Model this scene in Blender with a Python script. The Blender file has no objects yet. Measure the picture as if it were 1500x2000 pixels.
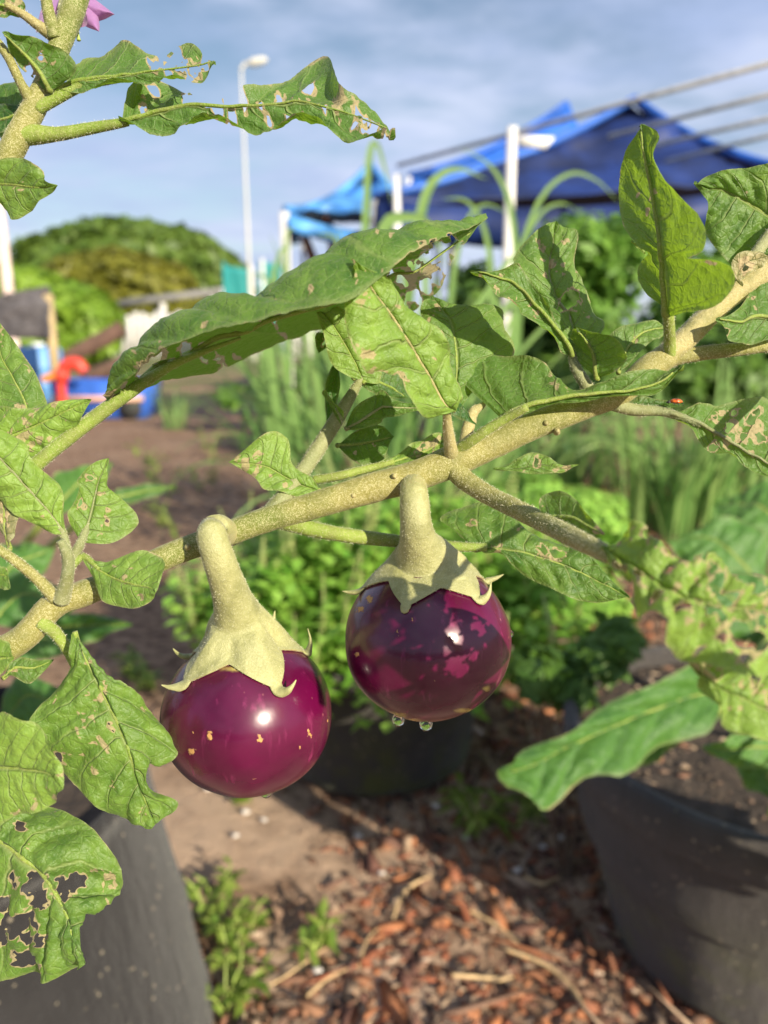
import bpy, math, random
import numpy as np
from mathutils import Vector

rng = np.random.default_rng(11)
random.seed(5)
SC = bpy.context.scene
COL = SC.collection

# ------------------------------------------------------------------ camera, sky, sun, exposure
CAM_H, PITCH, FPX = 0.85, math.radians(13.0), 1500.0
cam = bpy.data.cameras.new('camera')
cam.sensor_fit = 'VERTICAL'; cam.sensor_height = 36.0; cam.lens = 27.0
cam.clip_start = 0.01; cam.clip_end = 3000
cam.dof.use_dof = True; cam.dof.focus_distance = 0.232; cam.dof.aperture_fstop = 9.6
cam_o = bpy.data.objects.new('camera', cam); COL.objects.link(cam_o)
cam_o.location = (0, 0, CAM_H); cam_o.rotation_euler = (math.pi/2 - PITCH, 0, 0)
SC.camera = cam_o

SUN = Vector((0.547, -0.74, 0.408)).normalized()
SUN_EL = math.asin(SUN.z); SUN_ROT = math.atan2(SUN.x, SUN.y)
sl = bpy.data.lights.new('sun', 'SUN'); sl.energy = 5.0; sl.angle = math.radians(0.6); sl.color = (1.0, 0.90, 0.70)
so = bpy.data.objects.new('sun', sl); COL.objects.link(so)
so.rotation_euler = SUN.to_track_quat('Z', 'Y').to_euler()

SC.view_settings.view_transform = 'Standard'
try: SC.view_settings.look = 'None'
except Exception: pass
SC.view_settings.exposure = 0.80
SC.view_settings.gamma = 1.0
SC.view_settings.use_curve_mapping = False
try:
    SC.cycles.max_bounces = 10; SC.cycles.diffuse_bounces = 5; SC.cycles.transmission_bounces = 8
    SC.cycles.transparent_max_bounces = 12
    SC.cycles.use_denoising = True
    SC.cycles.sample_clamp_indirect = 6.0
except Exception: pass

class NT:
    """small node-tree helper"""
    def __init__(s, tree): s.t = tree; s.n = tree.nodes; s.l = tree.links; s.n.clear()
    def node(s, typ, **kw):
        n = s.n.new(typ)
        for k, v in kw.items(): setattr(n, k, v)
        return n
    def put(s, sock, v):
        if hasattr(v, 'links'): s.l.new(v, sock)
        else:
            if isinstance(v, (tuple, list)) and len(v) == 3 and sock.type == 'RGBA': v = (*v, 1)
            sock.default_value = v
    def math(s, op, a, b=0.0, c=None, clamp=False):
        n = s.node('ShaderNodeMath', operation=op, use_clamp=clamp)
        s.put(n.inputs[0], a); s.put(n.inputs[1], b)
        if c is not None: s.put(n.inputs[2], c)
        return n.outputs[0]
    def mix(s, f, a, b, blend='MIX'):
        n = s.node('ShaderNodeMix', data_type='RGBA', blend_type=blend)
        s.put(n.inputs[0], f); s.put(n.inputs[6], a); s.put(n.inputs[7], b)
        return n.outputs[2]
    def noise(s, vec, scale, detail=4, rough=0.55, out=0, dist=0.0):
        n = s.node('ShaderNodeTexNoise'); s.put(n.inputs['Vector'], vec)
        n.inputs['Scale'].default_value = scale; n.inputs['Detail'].default_value = detail
        n.inputs['Roughness'].default_value = rough; n.inputs['Distortion'].default_value = dist
        return n.outputs[out]
    def step(s, v, a, b):
        n = s.node('ShaderNodeMapRange', interpolation_type='SMOOTHSTEP')
        s.put(n.inputs[0], v); n.inputs[1].default_value = a; n.inputs[2].default_value = b
        return n.outputs[0]
    def coord(s, which='Object'): return s.node('ShaderNodeTexCoord').outputs[which]
    def attr(s, name, out='Fac'): return s.node('ShaderNodeAttribute', attribute_name=name).outputs[out]
    def bump(s, h, strength=0.3, dist=0.001, normal=None):
        n = s.node('ShaderNodeBump'); s.put(n.inputs['Height'], h)
        n.inputs['Strength'].default_value = strength; n.inputs['Distance'].default_value = dist
        if normal is not None: s.put(n.inputs['Normal'], normal)
        return n.outputs[0]
    def mapping(s, vec, scale=(1, 1, 1), rot=(0, 0, 0)):
        n = s.node('ShaderNodeMapping'); s.put(n.inputs[0], vec)
        n.inputs['Scale'].default_value = scale; n.inputs['Rotation'].default_value = rot
        return n.outputs[0]
    def bsdf(s, col, rough=0.6, normal=None, **kw):
        n = s.node('ShaderNodeBsdfPrincipled')
        s.put(n.inputs['Base Color'], col); s.put(n.inputs['Roughness'], rough)
        for k, v in kw.items(): s.put(n.inputs[k.replace('_', ' ')], v)
        if normal is not None: s.put(n.inputs['Normal'], normal)
        return n.outputs[0]
    def out(s, sh, kind='ShaderNodeOutputMaterial'):
        s.l.new(sh, s.node(kind).inputs['Surface'])

def mat(name):
    m = bpy.data.materials.new(name); m.use_nodes = True
    return m, NT(m.node_tree)

W = bpy.data.worlds.new('World'); SC.world = W; W.use_nodes = True
w = NT(W.node_tree)
sky = w.node('ShaderNodeTexSky', sky_type='NISHITA', sun_disc=False)
sky.sun_elevation = SUN_EL; sky.sun_rotation = SUN_ROT
sky.air_density = 1.0; sky.dust_density = 0.6; sky.ozone_density = 1.4
gen = w.coord('Generated')
sep = w.node('ShaderNodeSeparateXYZ'); w.put(sep.inputs[0], gen)
zz = w.math('ADD', w.math('MAXIMUM', sep.outputs[2], 0.0), 0.16)
cmb = w.node('ShaderNodeCombineXYZ')
w.put(cmb.inputs[0], w.math('DIVIDE', sep.outputs[0], zz)); w.put(cmb.inputs[1], w.math('DIVIDE', sep.outputs[1], zz))
cv = w.mapping(cmb.outputs[0], (0.75, 1.0, 1.0), (0, 0, math.radians(25)))
n1 = w.noise(cv, 0.9, 7, 0.52, dist=0.2)
n2 = w.noise(cv, 3.2, 7, 0.55)
cl = w.step(w.math('ADD', w.math('MULTIPLY', n1, 0.62), w.math('MULTIPLY', n2, 0.38)), 0.37, 0.58)
shade = w.noise(cv, 1.7, 5, 0.5)
ccol = w.mix(w.step(shade, 0.35, 0.7), (5.2, 6.6, 10.2), (9.3, 10.1, 12.8))
sk = w.mix(1.0, sky.outputs[0], (1.45, 1.45, 1.42), 'MULTIPLY')
mixs = w.mix(w.math('MULTIPLY', cl, 0.9), sk, ccol)
hz = w.math('POWER', 2.718, w.math('MULTIPLY', w.math('MAXIMUM', sep.outputs[2], 0.0), -7.0))
mixs = w.mix(w.math('MULTIPLY', hz, 0.75), mixs, (7.4, 8.2, 10.2))
bg = w.node('ShaderNodeBackground'); w.put(bg.inputs[0], mixs); bg.inputs[1].default_value = 0.050
w.out(bg.outputs[0], 'ShaderNodeOutputWorld')

# ------------------------------------------------------------------ helpers: placing, meshes, objects
C0 = np.array((0, 0, CAM_H)); RT = np.array((1.0, 0, 0))
UP = np.array((0, math.sin(PITCH), math.cos(PITCH))); FW = np.array((0, math.cos(PITCH), -math.sin(PITCH)))

def at(px, py, d):
    """point seen along the direction of (px, py), at depth d in metres"""
    px, py, d = (np.asarray(q, float) for q in (px, py, d))
    return C0 + d[..., None]*(((px-750)/FPX)[..., None]*RT + ((1000-py)/FPX)[..., None]*UP + FW)
def ray(px, py): return (px-750)/FPX*RT + (1000-py)/FPX*UP + FW
def on_z(px, py, z):
    r = ray(px, py); return C0 + r*((z-CAM_H)/r[2])
def on_y(px, py, y):
    r = ray(px, py); return C0 + r*(y/r[1])
def project(P):
    q = np.asarray(P)-C0; d = q@FW
    return 750+FPX*(q@RT)/d, 1000-FPX*(q@UP)/d, d

def hash2(ix, iy, s):
    h = np.sin(ix*127.1+iy*311.7+s*74.7)*43758.5453
    return h-np.floor(h)
def vn(x, y, s=0):
    x, y = np.broadcast_arrays(np.asarray(x, float), np.asarray(y, float))
    ix, iy = np.floor(x), np.floor(y); fx, fy = x-ix, y-iy
    fx = fx*fx*(3-2*fx); fy = fy*fy*(3-2*fy)
    a = hash2(ix, iy, s); b = hash2(ix+1, iy, s); c = hash2(ix, iy+1, s); d = hash2(ix+1, iy+1, s)
    return (a*(1-fx)+b*fx)*(1-fy)+(c*(1-fx)+d*fx)*fy
def fbm(x, y, s=0, o=4):
    t = 0; a = 0.5
    for k in range(o): t = t+a*vn(np.asarray(x)*2**k, np.asarray(y)*2**k, s+k*3.1); a *= 0.5
    return t

def catmull(P, n):
    P = np.asarray(P, float); m = len(P)
    t = np.linspace(0, m-1, n); i = np.minimum(t.astype(int), m-2); f = (t-i).reshape(-1, *[1]*(P.ndim-1))
    p1, p2 = P[i], P[i+1]
    p0 = np.where((i > 0).reshape(f.shape), P[np.maximum(i-1, 0)], 2*p1-p2)
    p3 = np.where((i < m-2).reshape(f.shape), P[np.minimum(i+2, m-1)], 2*p2-p1)
    return 0.5*(2*p1+(p2-p0)*f+(2*p0-5*p1+4*p2-p3)*f*f+(3*p1-p0-3*p2+p3)*f**3)

def mesh(name, V, F, m, smooth=True, attrs=None, uv=None, mats=None, midx=None):
    """V (n,3); F list of index tuples or one (m,k) array"""
    me = bpy.data.meshes.new(name)
    V = np.asarray(V, np.float32)
    if isinstance(F, np.ndarray):
        k = F.shape[1]; flat = F.ravel().astype(np.int32); tot = np.full(len(F), k, np.int32)
    else:
        tot = np.array([len(f) for f in F], np.int32); flat = np.concatenate([np.asarray(f, np.int32) for f in F]).astype(np.int32)
    st = np.concatenate([[0], np.cumsum(tot)[:-1]]).astype(np.int32)
    me.vertices.add(len(V)); me.vertices.foreach_set('co', V.ravel())
    me.loops.add(len(flat)); me.loops.foreach_set('vertex_index', flat)
    me.polygons.add(len(tot)); me.polygons.foreach_set('loop_start', st); me.polygons.foreach_set('loop_total', tot)
    if smooth: me.polygons.foreach_set('use_smooth', np.ones(len(tot), bool))
    me.update(calc_edges=True)
    if uv is not None:
        l = me.uv_layers.new(name='UVMap'); l.data.foreach_set('uv', np.asarray(uv, np.float32)[flat].ravel())
    for k_, v in (attrs or {}).items():
        v = np.asarray(v, np.float32)
        if v.ndim == 1:
            a = me.attributes.new(k_, 'FLOAT', 'POINT'); a.data.foreach_set('value', v)
        else:
            a = me.attributes.new(k_, 'FLOAT_COLOR', 'POINT')
            a.data.foreach_set('color', np.concatenate([v, np.ones((len(v), 1), np.float32)], 1).ravel())
    for q in (mats or [m]): me.materials.append(q)
    if midx is not None: me.polygons.foreach_set('material_index', np.asarray(midx, np.int32))
    me.validate(); me.update()
    return me

def tag(o, label=None, cat=None, group=None, kind=None):
    if label: o['label'] = label
    if cat: o['category'] = cat
    if group: o['group'] = group
    if kind: o['kind'] = kind
    return o
def link(name, me, parent=None, loc=None):
    o = bpy.data.objects.new(name, me); COL.objects.link(o)
    if loc is not None: o.location = loc
    if parent is not None: o.parent = parent
    return o
def root(name, loc, label, cat, group=None):
    o = bpy.data.objects.new(name, None); COL.objects.link(o); o.location = loc; o.empty_display_size = 0.1
    return tag(o, label, cat, group)
def part(name, V, F, m, parent, **kw):
    """V in world space; stored relative to the thing's base (things are never rotated at build time)"""
    off = np.zeros(3); p = parent
    while p is not None: off += np.array(p.location); p = p.parent
    return link(name, mesh(name, np.asarray(V)-off, F, m, **kw), parent)

class Geo:
    """collects shapes of ONE part"""
    def __init__(s): s.V = []; s.F = []; s.n = 0; s.A = []
    def add(s, V, F, a=None):
        V = np.asarray(V, float); s.V.append(V)
        for f in F: s.F.append(tuple(int(i)+s.n for i in f))
        if a is not None: s.A.append(np.tile(np.asarray(a, float), (len(V), 1)))
        s.n += len(V); return s
    def box(s, c, size, rz=0.0, ax=None):
        h = np.array(size)/2
        v = np.array([(x, y, z) for x in (-1, 1) for y in (-1, 1) for z in (-1, 1)])*h
        if ax is not None: v = v@np.array(ax)
        elif rz: cc, ss = math.cos(rz), math.sin(rz); v = v@np.array([[cc, ss, 0], [-ss, cc, 0], [0, 0, 1]])
        return s.add(v+np.array(c), [(0, 1, 3, 2), (4, 6, 7, 5), (0, 4, 5, 1), (2, 3, 7, 6), (0, 2, 6, 4), (1, 5, 7, 3)])
    def bar(s, a, b, r, seg=10): return s.tube([a, b], [r, r], seg, n=2)
    def tube(s, P, r, seg=14, n=None, cap=True, squash=None): V, F = tube(P, r, seg, n, cap); return s.add(V, F)
    def get(s): return np.concatenate(s.V), s.F

def tube(P, r, seg=14, n=None, cap=True, rough=0.0, seed=0):
    P = np.asarray(P, float); r = np.asarray(r, float)
    if n is None: n = max(2, (len(P)-1)*8+1)
    if len(P) > 2 or n > 2: Q = catmull(P, n); R = np.interp(np.linspace(0, len(r)-1, n), range(len(r)), r)
    else: Q, R = P, r
    T = np.gradient(Q, axis=0); T /= np.linalg.norm(T, axis=1)[:, None]+1e-12
    a = np.array((0, 0, 1.0)) if abs(T[0][2]) < 0.9 else np.array((1.0, 0, 0))
    N = np.zeros_like(Q); u = np.cross(T[0], a); u /= np.linalg.norm(u)
    for i in range(len(Q)):
        u = u-T[i]*(u@T[i]); u /= np.linalg.norm(u)+1e-12; N[i] = u
    B = np.cross(T, N)
    th = np.linspace(0, 2*math.pi, seg, endpoint=False)
    rr = R[:, None]*np.ones(seg)
    if rough:
        rr = rr*(1+rough*(fbm(np.linspace(0, n*0.35, len(Q))[:, None], (np.cos(th)*1.3+np.sin(th)*0.7)[None]*1.2+5, seed, 3)-0.45))
    V = Q[:, None]+rr[..., None]*(np.cos(th)[None, :, None]*N[:, None]+np.sin(th)[None, :, None]*B[:, None])
    k = len(Q); V = V.reshape(-1, 3)
    F = [(i*seg+j, i*seg+(j+1) % seg, (i+1)*seg+(j+1) % seg, (i+1)*seg+j) for i in range(k-1) for j in range(seg)]
    if cap: F += [tuple(range(seg-1, -1, -1)), tuple((k-1)*seg+j for j in range(seg))]
    return V, F

def simple(name, col, rough=0.6, bump=0.0, scale=40.0, var=0.15, **kw):
    m, t = mat(name); oc = t.coord()
    n = t.noise(oc, scale, 5)
    c = t.mix(t.step(n, 0.3, 0.7), tuple(x*(1-var) for x in col), tuple(min(1, x*(1+var)) for x in col))
    t.out(t.bsdf(c, rough, t.bump(n, bump, 0.01) if bump else None, **kw)); return m

# ------------------------------------------------------------------ materials
def leaf_material(name, top_a, top_b, under, vein=(0.30, 0.36, 0.13), trans=0.38, nveins=7.0, rough=0.5, wrinkle=1.0, tan=(0.46, 0.36, 0.20)):
    m, t = mat(name)
    uv = t.node('ShaderNodeUVMap'); s = t.node('ShaderNodeSeparateXYZ'); t.put(s.inputs[0], uv.outputs[0])
    U, V = s.outputs[0], s.outputs[1]
    oc = t.coord()
    wob = t.noise(oc, 60, 3)
    a = t.math('ABSOLUTE', t.math('SUBTRACT', t.math('MULTIPLY', V, 2.0), 1.0))
    side = t.math('GREATER_THAN', V, 0.5)
    f = t.math('SUBTRACT', U, t.math('MULTIPLY', t.math('POWER', a, 1.25), 0.17))
    rnd = t.node('ShaderNodeObjectInfo').outputs['Random']
    f = t.math('ADD', t.math('ADD', t.math('MULTIPLY', f, t.math('ADD', nveins-1.5, t.math('MULTIPLY', rnd, 3.0))), t.math('MULTIPLY', side, t.math('ADD', 0.2, t.math('MULTIPLY', rnd, 0.5)))), t.math('MULTIPLY', wob, 0.9))
    tri = t.math('MULTIPLY', t.math('ABSOLUTE', t.math('SUBTRACT', t.math('FRACT', f), 0.5)), 2.0)
    lat = t.math('MULTIPLY', t.step(tri, 0.87, 0.985), t.math('SUBTRACT', 1.0, t.math('MULTIPLY', a, 0.75)))
    mid = t.math('SUBTRACT', 1.0, t.step(t.math('ADD', a, t.math('MULTIPLY', U, 0.03)), 0.025, 0.075))
    vo = t.node('ShaderNodeTexVoronoi', feature='DISTANCE_TO_EDGE'); t.put(vo.inputs['Vector'], oc); vo.inputs['Scale'].default_value = 330
    net = t.math('SUBTRACT', 1.0, t.step(vo.outputs['Distance'], 0.0, 0.11))
    veins = t.math('MAXIMUM', t.math('MAXIMUM', lat, mid), t.math('MULTIPLY', net, 0.16), clamp=True)
    tint = t.attr('tint')
    mott = t.noise(oc, 120, 6, 0.6)
    ctop = t.mix(t.math('ADD', t.math('MULTIPLY', tint, 0.75), t.math('MULTIPLY', t.math('SUBTRACT', mott, 0.5), 0.9), clamp=True), top_a, top_b)
    fine = t.noise(oc, 1500, 2, 0.6)
    ctop = t.mix(t.math('MULTIPLY', t.step(fine, 0.54, 0.7), 0.14), ctop, (0.42, 0.47, 0.30))
    cund = t.mix(t.math('MULTIPLY', t.step(fine, 0.48, 0.7), 0.2), under, (0.34, 0.38, 0.24))
    back = t.node('ShaderNodeNewGeometry').outputs['Backfacing']
    c = t.mix(back, ctop, cund)
    c = t.mix(t.math('MULTIPLY', veins, 0.72), c, vein)
    dm = t.attr('dmg')
    dn = t.noise(oc, 420, 6, 0.65)
    dmask = t.step(t.math('ADD', dm, t.math('MULTIPLY', t.math('SUBTRACT', dn, 0.5), 0.9)), 0.42, 0.62)
    dcol = t.mix(t.noise(oc, 900, 3), tuple(x*0.55 for x in tan), tuple(min(0.75, x*1.45) for x in tan))
    c = t.mix(t.math('MULTIPLY', dmask, 0.82), c, dcol)
    rim = t.attr('rim')
    c = t.mix(t.math('MULTIPLY', rim, 0.5), c, (0.30, 0.31, 0.15))
    puck = t.noise(oc, 170, 4, 0.5)
    p2 = t.noise(oc, 520, 3, 0.5)
    h = t.math('ADD', t.math('ADD', puck, t.math('MULTIPLY', p2, 0.45)), t.math('MULTIPLY', veins, -0.6))
    nb = t.bump(h, 0.8*wrinkle, 0.0014)
    nb = t.bump(fine, 0.5*wrinkle, 0.00025, nb)
    p = t.bsdf(c, t.math('ADD', rough, t.math('MULTIPLY', dmask, 0.25)), nb, Specular_IOR_Level=0.45, Sheen_Weight=0.08, Sheen_Roughness=0.4, Sheen_Tint=(0.9, 1.0, 0.75))
    tr = t.node('ShaderNodeBsdfTranslucent')
    tc = t.mix(t.math('MULTIPLY', t.math('MAXIMUM', lat, mid), 0.5), t.mix(tint, (0.17, 0.36, 0.010), (0.42, 0.60, 0.035)), (0.10, 0.16, 0.02))
    t.put(tr.inputs[0], t.mix(dmask, tc, tan)); t.put(tr.inputs['Normal'], nb)
    mx = t.node('ShaderNodeMixShader'); mx.inputs[0].default_value = trans
    t.l.new(p, mx.inputs[1]); t.l.new(tr.outputs[0], mx.inputs[2]); t.out(mx.outputs[0])
    return m

M = {}
M['leaf'] = leaf_material('eggplant_leaf', (0.016, 0.080, 0.010), (0.33, 0.50, 0.085), (0.085, 0.18, 0.028))
M['dryleaf'] = leaf_material('withered_leaf', (0.10, 0.11, 0.04), (0.42, 0.34, 0.18), (0.30, 0.25, 0.13), trans=0.25)
M['bgleaf'] = leaf_material('broad_leaf', (0.026, 0.105, 0.014), (0.15, 0.33, 0.055), (0.08, 0.16, 0.03), vein=(0.09, 0.18, 0.06), trans=0.3, wrinkle=0.8)

def stem_material(name, a, b, fuzz=(0.56, 0.52, 0.30), amt=0.6, rough=0.6, spec=0.3):
    m, t = mat(name); oc = t.coord()
    n = t.noise(oc, 17, 5, 0.6); f = t.noise(oc, 3600, 2, 0.6); g = t.noise(oc, 1300, 4, 0.6)
    c = t.mix(t.step(n, 0.35, 0.65), a, b)
    c = t.mix(t.math('MULTIPLY', t.step(t.math('ADD', t.math('MULTIPLY', f, 0.6), t.math('MULTIPLY', g, 0.4)), 0.44, 0.64), amt), c, fuzz)
    nb = t.bump(t.math('ADD', f, t.math('MULTIPLY', g, 1.4)), 0.5, 0.0004)
    rm = t.step(t.math('ADD', t.attr('rim'), t.math('MULTIPLY', t.math('SUBTRACT', g, 0.5), 0.8)), 0.75, 1.05)
    c = t.mix(t.math('MULTIPLY', rm, 0.75), c, (0.30, 0.20, 0.08))
    big = t.noise(t.mapping(oc, (1, 1, 1)), 150, 4)
    c = t.mix(t.math('MULTIPLY', t.step(big, 0.47, 0.66), 0.45), c, (0.15, 0.155, 0.045))
    t.out(t.bsdf(c, rough, t.bump(big, 0.45, 0.002, nb), Sheen_Weight=0.18, Sheen_Roughness=0.35, Sheen_Tint=(1.0, 0.95, 0.7), Specular_IOR_Level=spec))
    return m
M['stem'] = stem_material('hairy_stem', (0.098, 0.138, 0.014), (0.235, 0.212, 0.054))
M['stem_tan'] = stem_material('tan_stem', (0.25, 0.21, 0.08), (0.36, 0.31, 0.13), amt=0.5)
M['petiole'] = stem_material('green_petiole', (0.13, 0.21, 0.015), (0.21, 0.28, 0.04), amt=0.3)
M['greystem'] = stem_material('grey_petiole', (0.15, 0.18, 0.07), (0.24, 0.25, 0.11), fuzz=(0.42, 0.42, 0.28), amt=0.4)
M['calyx'] = stem_material('calyx_felt', (0.28, 0.28, 0.115), (0.39, 0.38, 0.16), fuzz=(0.56, 0.53, 0.31), amt=0.3, rough=0.45, spec=0.5)
m, t = mat('plant_hair'); t.out(t.bsdf((0.68, 0.66, 0.48), 0.5, Sheen_Weight=0.3)); M['hair'] = m

def skin_material():
    m, t = mat('eggplant_skin'); oc = t.coord()
    sc = t.attr('scar'); st = t.attr('pale'); dk = t.attr('dark')
    n = t.noise(oc, 40, 4); f = t.noise(oc, 900, 4)
    st_n = t.noise(t.mapping(oc, (260, 260, 45)), 1.0, 4)
    c = t.mix(t.step(n, 0.3, 0.7), (0.052, 0.0008, 0.018), (0.094, 0.0018, 0.034))
    c = t.mix(t.math('MULTIPLY', t.step(st_n, 0.58, 0.80), 0.5), c, (0.30, 0.035, 0.13))
    c = t.mix(t.math('MULTIPLY', dk, 0.8), c, (0.028, 0.003, 0.012))
    sp = t.node('ShaderNodeTexVoronoi'); t.put(sp.inputs['Vector'], t.mapping(oc, (1, 1, 0.6))); sp.inputs['Scale'].default_value = 230; sp.inputs['Randomness'].default_value = 1
    keep = t.step(t.noise(oc, 70, 2), 0.56, 0.62)
    dots = t.math('MULTIPLY', t.math('SUBTRACT', 1.0, t.step(sp.outputs['Distance'], 0.05, 0.13)), keep)
    c = t.mix(t.math('MULTIPLY', dots, 0.85), c, (0.50, 0.20, 0.18))
    c = t.mix(t.math('MULTIPLY', st, 0.85), c, (0.50, 0.42, 0.10))
    scn = t.step(t.math('ADD', sc, t.math('MULTIPLY', t.math('SUBTRACT', f, 0.5), 1.5)), 0.40, 0.72)
    c = t.mix(scn, c, t.mix(f, (0.26, 0.10, 0.03), (0.60, 0.36, 0.12)))
    r = t.math('ADD', 0.27, t.math('MULTIPLY', scn, 0.5))
    mb = t.bump(t.noise(oc, 90, 3), 0.06, 0.002)
    nb = t.bump(scn, 0.4, 0.0004, mb)
    t.out(t.bsdf(c, r, nb, Specular_IOR_Level=0.45, Coat_Weight=t.math('SUBTRACT', 0.25, t.math('MULTIPLY', scn, 0.25)), Coat_Roughness=0.10))
    return m
M['skin'] = skin_material()
m, t = mat('water'); t.out(t.bsdf((1, 1, 1), 0.0, Transmission_Weight=1.0, IOR=1.33)); M['water'] = m

# felt pot
def felt(name, col, moss=True):
    m, t = mat(name); oc = t.coord()
    n = t.noise(oc, 500, 5, 0.7); b = t.noise(oc, 9, 5, 0.6); mid = t.noise(t.mapping(oc, (90, 90, 260)), 1.0, 4)
    c = t.mix(n, tuple(x*0.55 for x in col), tuple(x*1.5 for x in col))
    c = t.mix(t.math('MULTIPLY', t.step(b, 0.45, 0.75), 0.5), c, tuple(x*1.9+0.004 for x in col))
    if moss:
        z = t.node('ShaderNodeSeparateXYZ'); t.put(z.inputs[0], oc)
        mm = t.math('MULTIPLY', t.math('SUBTRACT', 1.0, t.step(z.outputs[2], 0.02, 0.24)), t.step(t.noise(oc, 16, 5), 0.38, 0.66))
        c = t.mix(t.math('MULTIPLY', mm, 0.75), c, (0.085, 0.095, 0.018))
    vo = t.node('ShaderNodeTexVoronoi'); t.put(vo.inputs['Vector'], oc); vo.inputs['Scale'].default_value = 85
    sp = t.math('MULTIPLY', t.math('SUBTRACT', 1.0, t.step(vo.outputs['Distance'], 0.10, 0.20)), t.step(t.noise(oc, 30, 2), 0.50, 0.56))
    wr = t.noise(t.mapping(oc, (22, 22, 5)), 1.0, 4)
    c = t.mix(t.math('MULTIPLY', sp, 0.8), c, (0.33, 0.28, 0.20))
    t.out(t.bsdf(c, 0.85, t.bump(wr, 0.35, 0.02, t.bump(t.math('ADD', n, mid), 0.8, 0.0016)), Specular_IOR_Level=0.25, Sheen_Weight=0.15, Sheen_Roughness=0.5)); return m
M['felt'] = felt('black_felt', (0.016, 0.0148, 0.0155), False)
M['pot'] = felt('black_pot', (0.050, 0.044, 0.042))

# ground
m, t = mat('mulch_ground'); oc = t.coord()
n1 = t.noise(oc, 2.2, 6, 0.6); n2 = t.noise(oc, 26, 6, 0.65); n3 = t.noise(oc, 140, 5, 0.7)
c = t.mix(t.step(n2, 0.32, 0.68), (0.085, 0.043, 0.027), (0.42, 0.27, 0.175))
sp = t.node('ShaderNodeSeparateXYZ'); t.put(sp.inputs[0], oc)
c = t.mix(t.math('MULTIPLY', t.step(n1, 0.42, 0.62), 0.22), c, (0.50, 0.36, 0.25))
c = t.mix(t.math('MULTIPLY', t.math('SUBTRACT', 1.0, t.step(sp.outputs[1], 1.25, 1.75)), t.math('MULTIPLY', t.step(n1, 0.36, 0.56), 0.7)), c, (0.68, 0.49, 0.355))  # pale soil kept near; farther mulch left darker, partly painting the basil's shade
c = t.mix(t.math('MULTIPLY', t.step(n3, 0.55, 0.72), 0.6), c, (0.25, 0.085, 0.04))
sp = t.node('ShaderNodeSeparateXYZ'); t.put(sp.inputs[0], oc)
far = t.step(sp.outputs[1], 9.0, 24.0)
c = t.mix(far, c, t.mix(n1, (0.09, 0.13, 0.03), (0.22, 0.20, 0.09)))
t.out(t.bsdf(c, 0.9, t.bump(t.math('ADD', n3, t.math('MULTIPLY', n2, 2.0)), 0.9, 0.012), Specular_IOR_Level=0.2)); M['ground'] = m
m, t = mat('mulch_chip'); oc = t.coord()
c = t.mix(1.0, t.attr('tone', 'Color'), t.mix(t.noise(oc, 220, 4), (0.55, 0.55, 0.55), (1.35, 1.35, 1.35)), 'MULTIPLY')
t.out(t.bsdf(c, 0.8, t.bump(t.noise(oc, 400, 4), 0.5, 0.002))); M['chip'] = m

def foliage(name, a, b, trans=0.3, rough=0.5):
    m, t = mat(name); tn = t.attr('tint')
    c = t.mix(tn, a, b)
    p = t.bsdf(c, rough, Specular_IOR_Level=0.35)
    tr = t.node('ShaderNodeBsdfTranslucent'); t.put(tr.inputs[0], t.mix(0.5, c, tuple(min(1, x*2.2) for x in b)))
    mx = t.node('ShaderNodeMixShader'); mx.inputs[0].default_value = trans
    t.l.new(p, mx.inputs[1]); t.l.new(tr.outputs[0], mx.inputs[2]); t.out(mx.outputs[0]); return m
M['tree_dark'] = foliage('dark_crown', (0.045, 0.105, 0.014), (0.15, 0.215, 0.035))
M['tree_olive'] = foliage('olive_crown', (0.10, 0.115, 0.010), (0.21, 0.20, 0.025))
M['tree_lime'] = foliage('lime_crown', (0.09, 0.19, 0.015), (0.26, 0.38, 0.04))
M['bush'] = foliage('bush_leaves', (0.06, 0.16, 0.018), (0.22, 0.38, 0.06))
M['hedge'] = foliage('hedge_leaves', (0.035, 0.095, 0.012), (0.13, 0.23, 0.035))
M['basil'] = foliage('basil_leaves', (0.11, 0.28, 0.030), (0.38, 0.60, 0.11))
M['spike'] = foliage('basil_spike', (0.36, 0.43, 0.13), (0.58, 0.62, 0.26))
M['grass'] = foliage('lemongrass_blade', (0.045, 0.15, 0.028), (0.30, 0.44, 0.14), 0.3, 0.4)
M['weed'] = foliage('weed_leaves', (0.09, 0.17, 0.02), (0.26, 0.34, 0.06))
M['bark'] = simple('bark', (0.13, 0.09, 0.06), 0.9, 0.5, 8)
M['straw'] = simple('straw', (0.52, 0.36, 0.19), 0.7, 0.3, 60, 0.3)
M['white'] = simple('white_paint', (0.78, 0.77, 0.75), 0.5, 0, 6, 0.05)
M['panel'] = simple('weathered_white_panel', (0.62, 0.60, 0.58), 0.7, 0.1, 3, 0.14)
M['pinkpaint'] = simple('pinkish_paint', (0.72, 0.56, 0.50), 0.6, 0, 5)
M['steel'] = simple('galvanised_pipe', (0.42, 0.42, 0.43), 0.45, 0.05, 20, 0.2, Metallic=0.4)
M['roofgrey'] = simple('grey_roof_sheet', (0.20, 0.19, 0.18), 0.8, 0.1, 3)
M['lamp'] = simple('lamp_housing', (0.55, 0.53, 0.48), 0.5)
M['cloth'] = simple('dark_shade_cloth', (0.085, 0.078, 0.085), 0.9, 0.3, 14, 0.3)
M['bluetub'] = simple('blue_plastic', (0.035, 0.12, 0.50), 0.4, 0, 9, 0.15)
M['paleblue'] = simple('pale_blue_plastic', (0.12, 0.30, 0.62), 0.5)
M['peach'] = simple('peach_trim', (0.65, 0.38, 0.28), 0.6)
M['red'] = simple('red_paint', (0.62, 0.05, 0.03), 0.45)
M['orange'] = simple('orange_paint', (0.75, 0.24, 0.03), 0.5)
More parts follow.
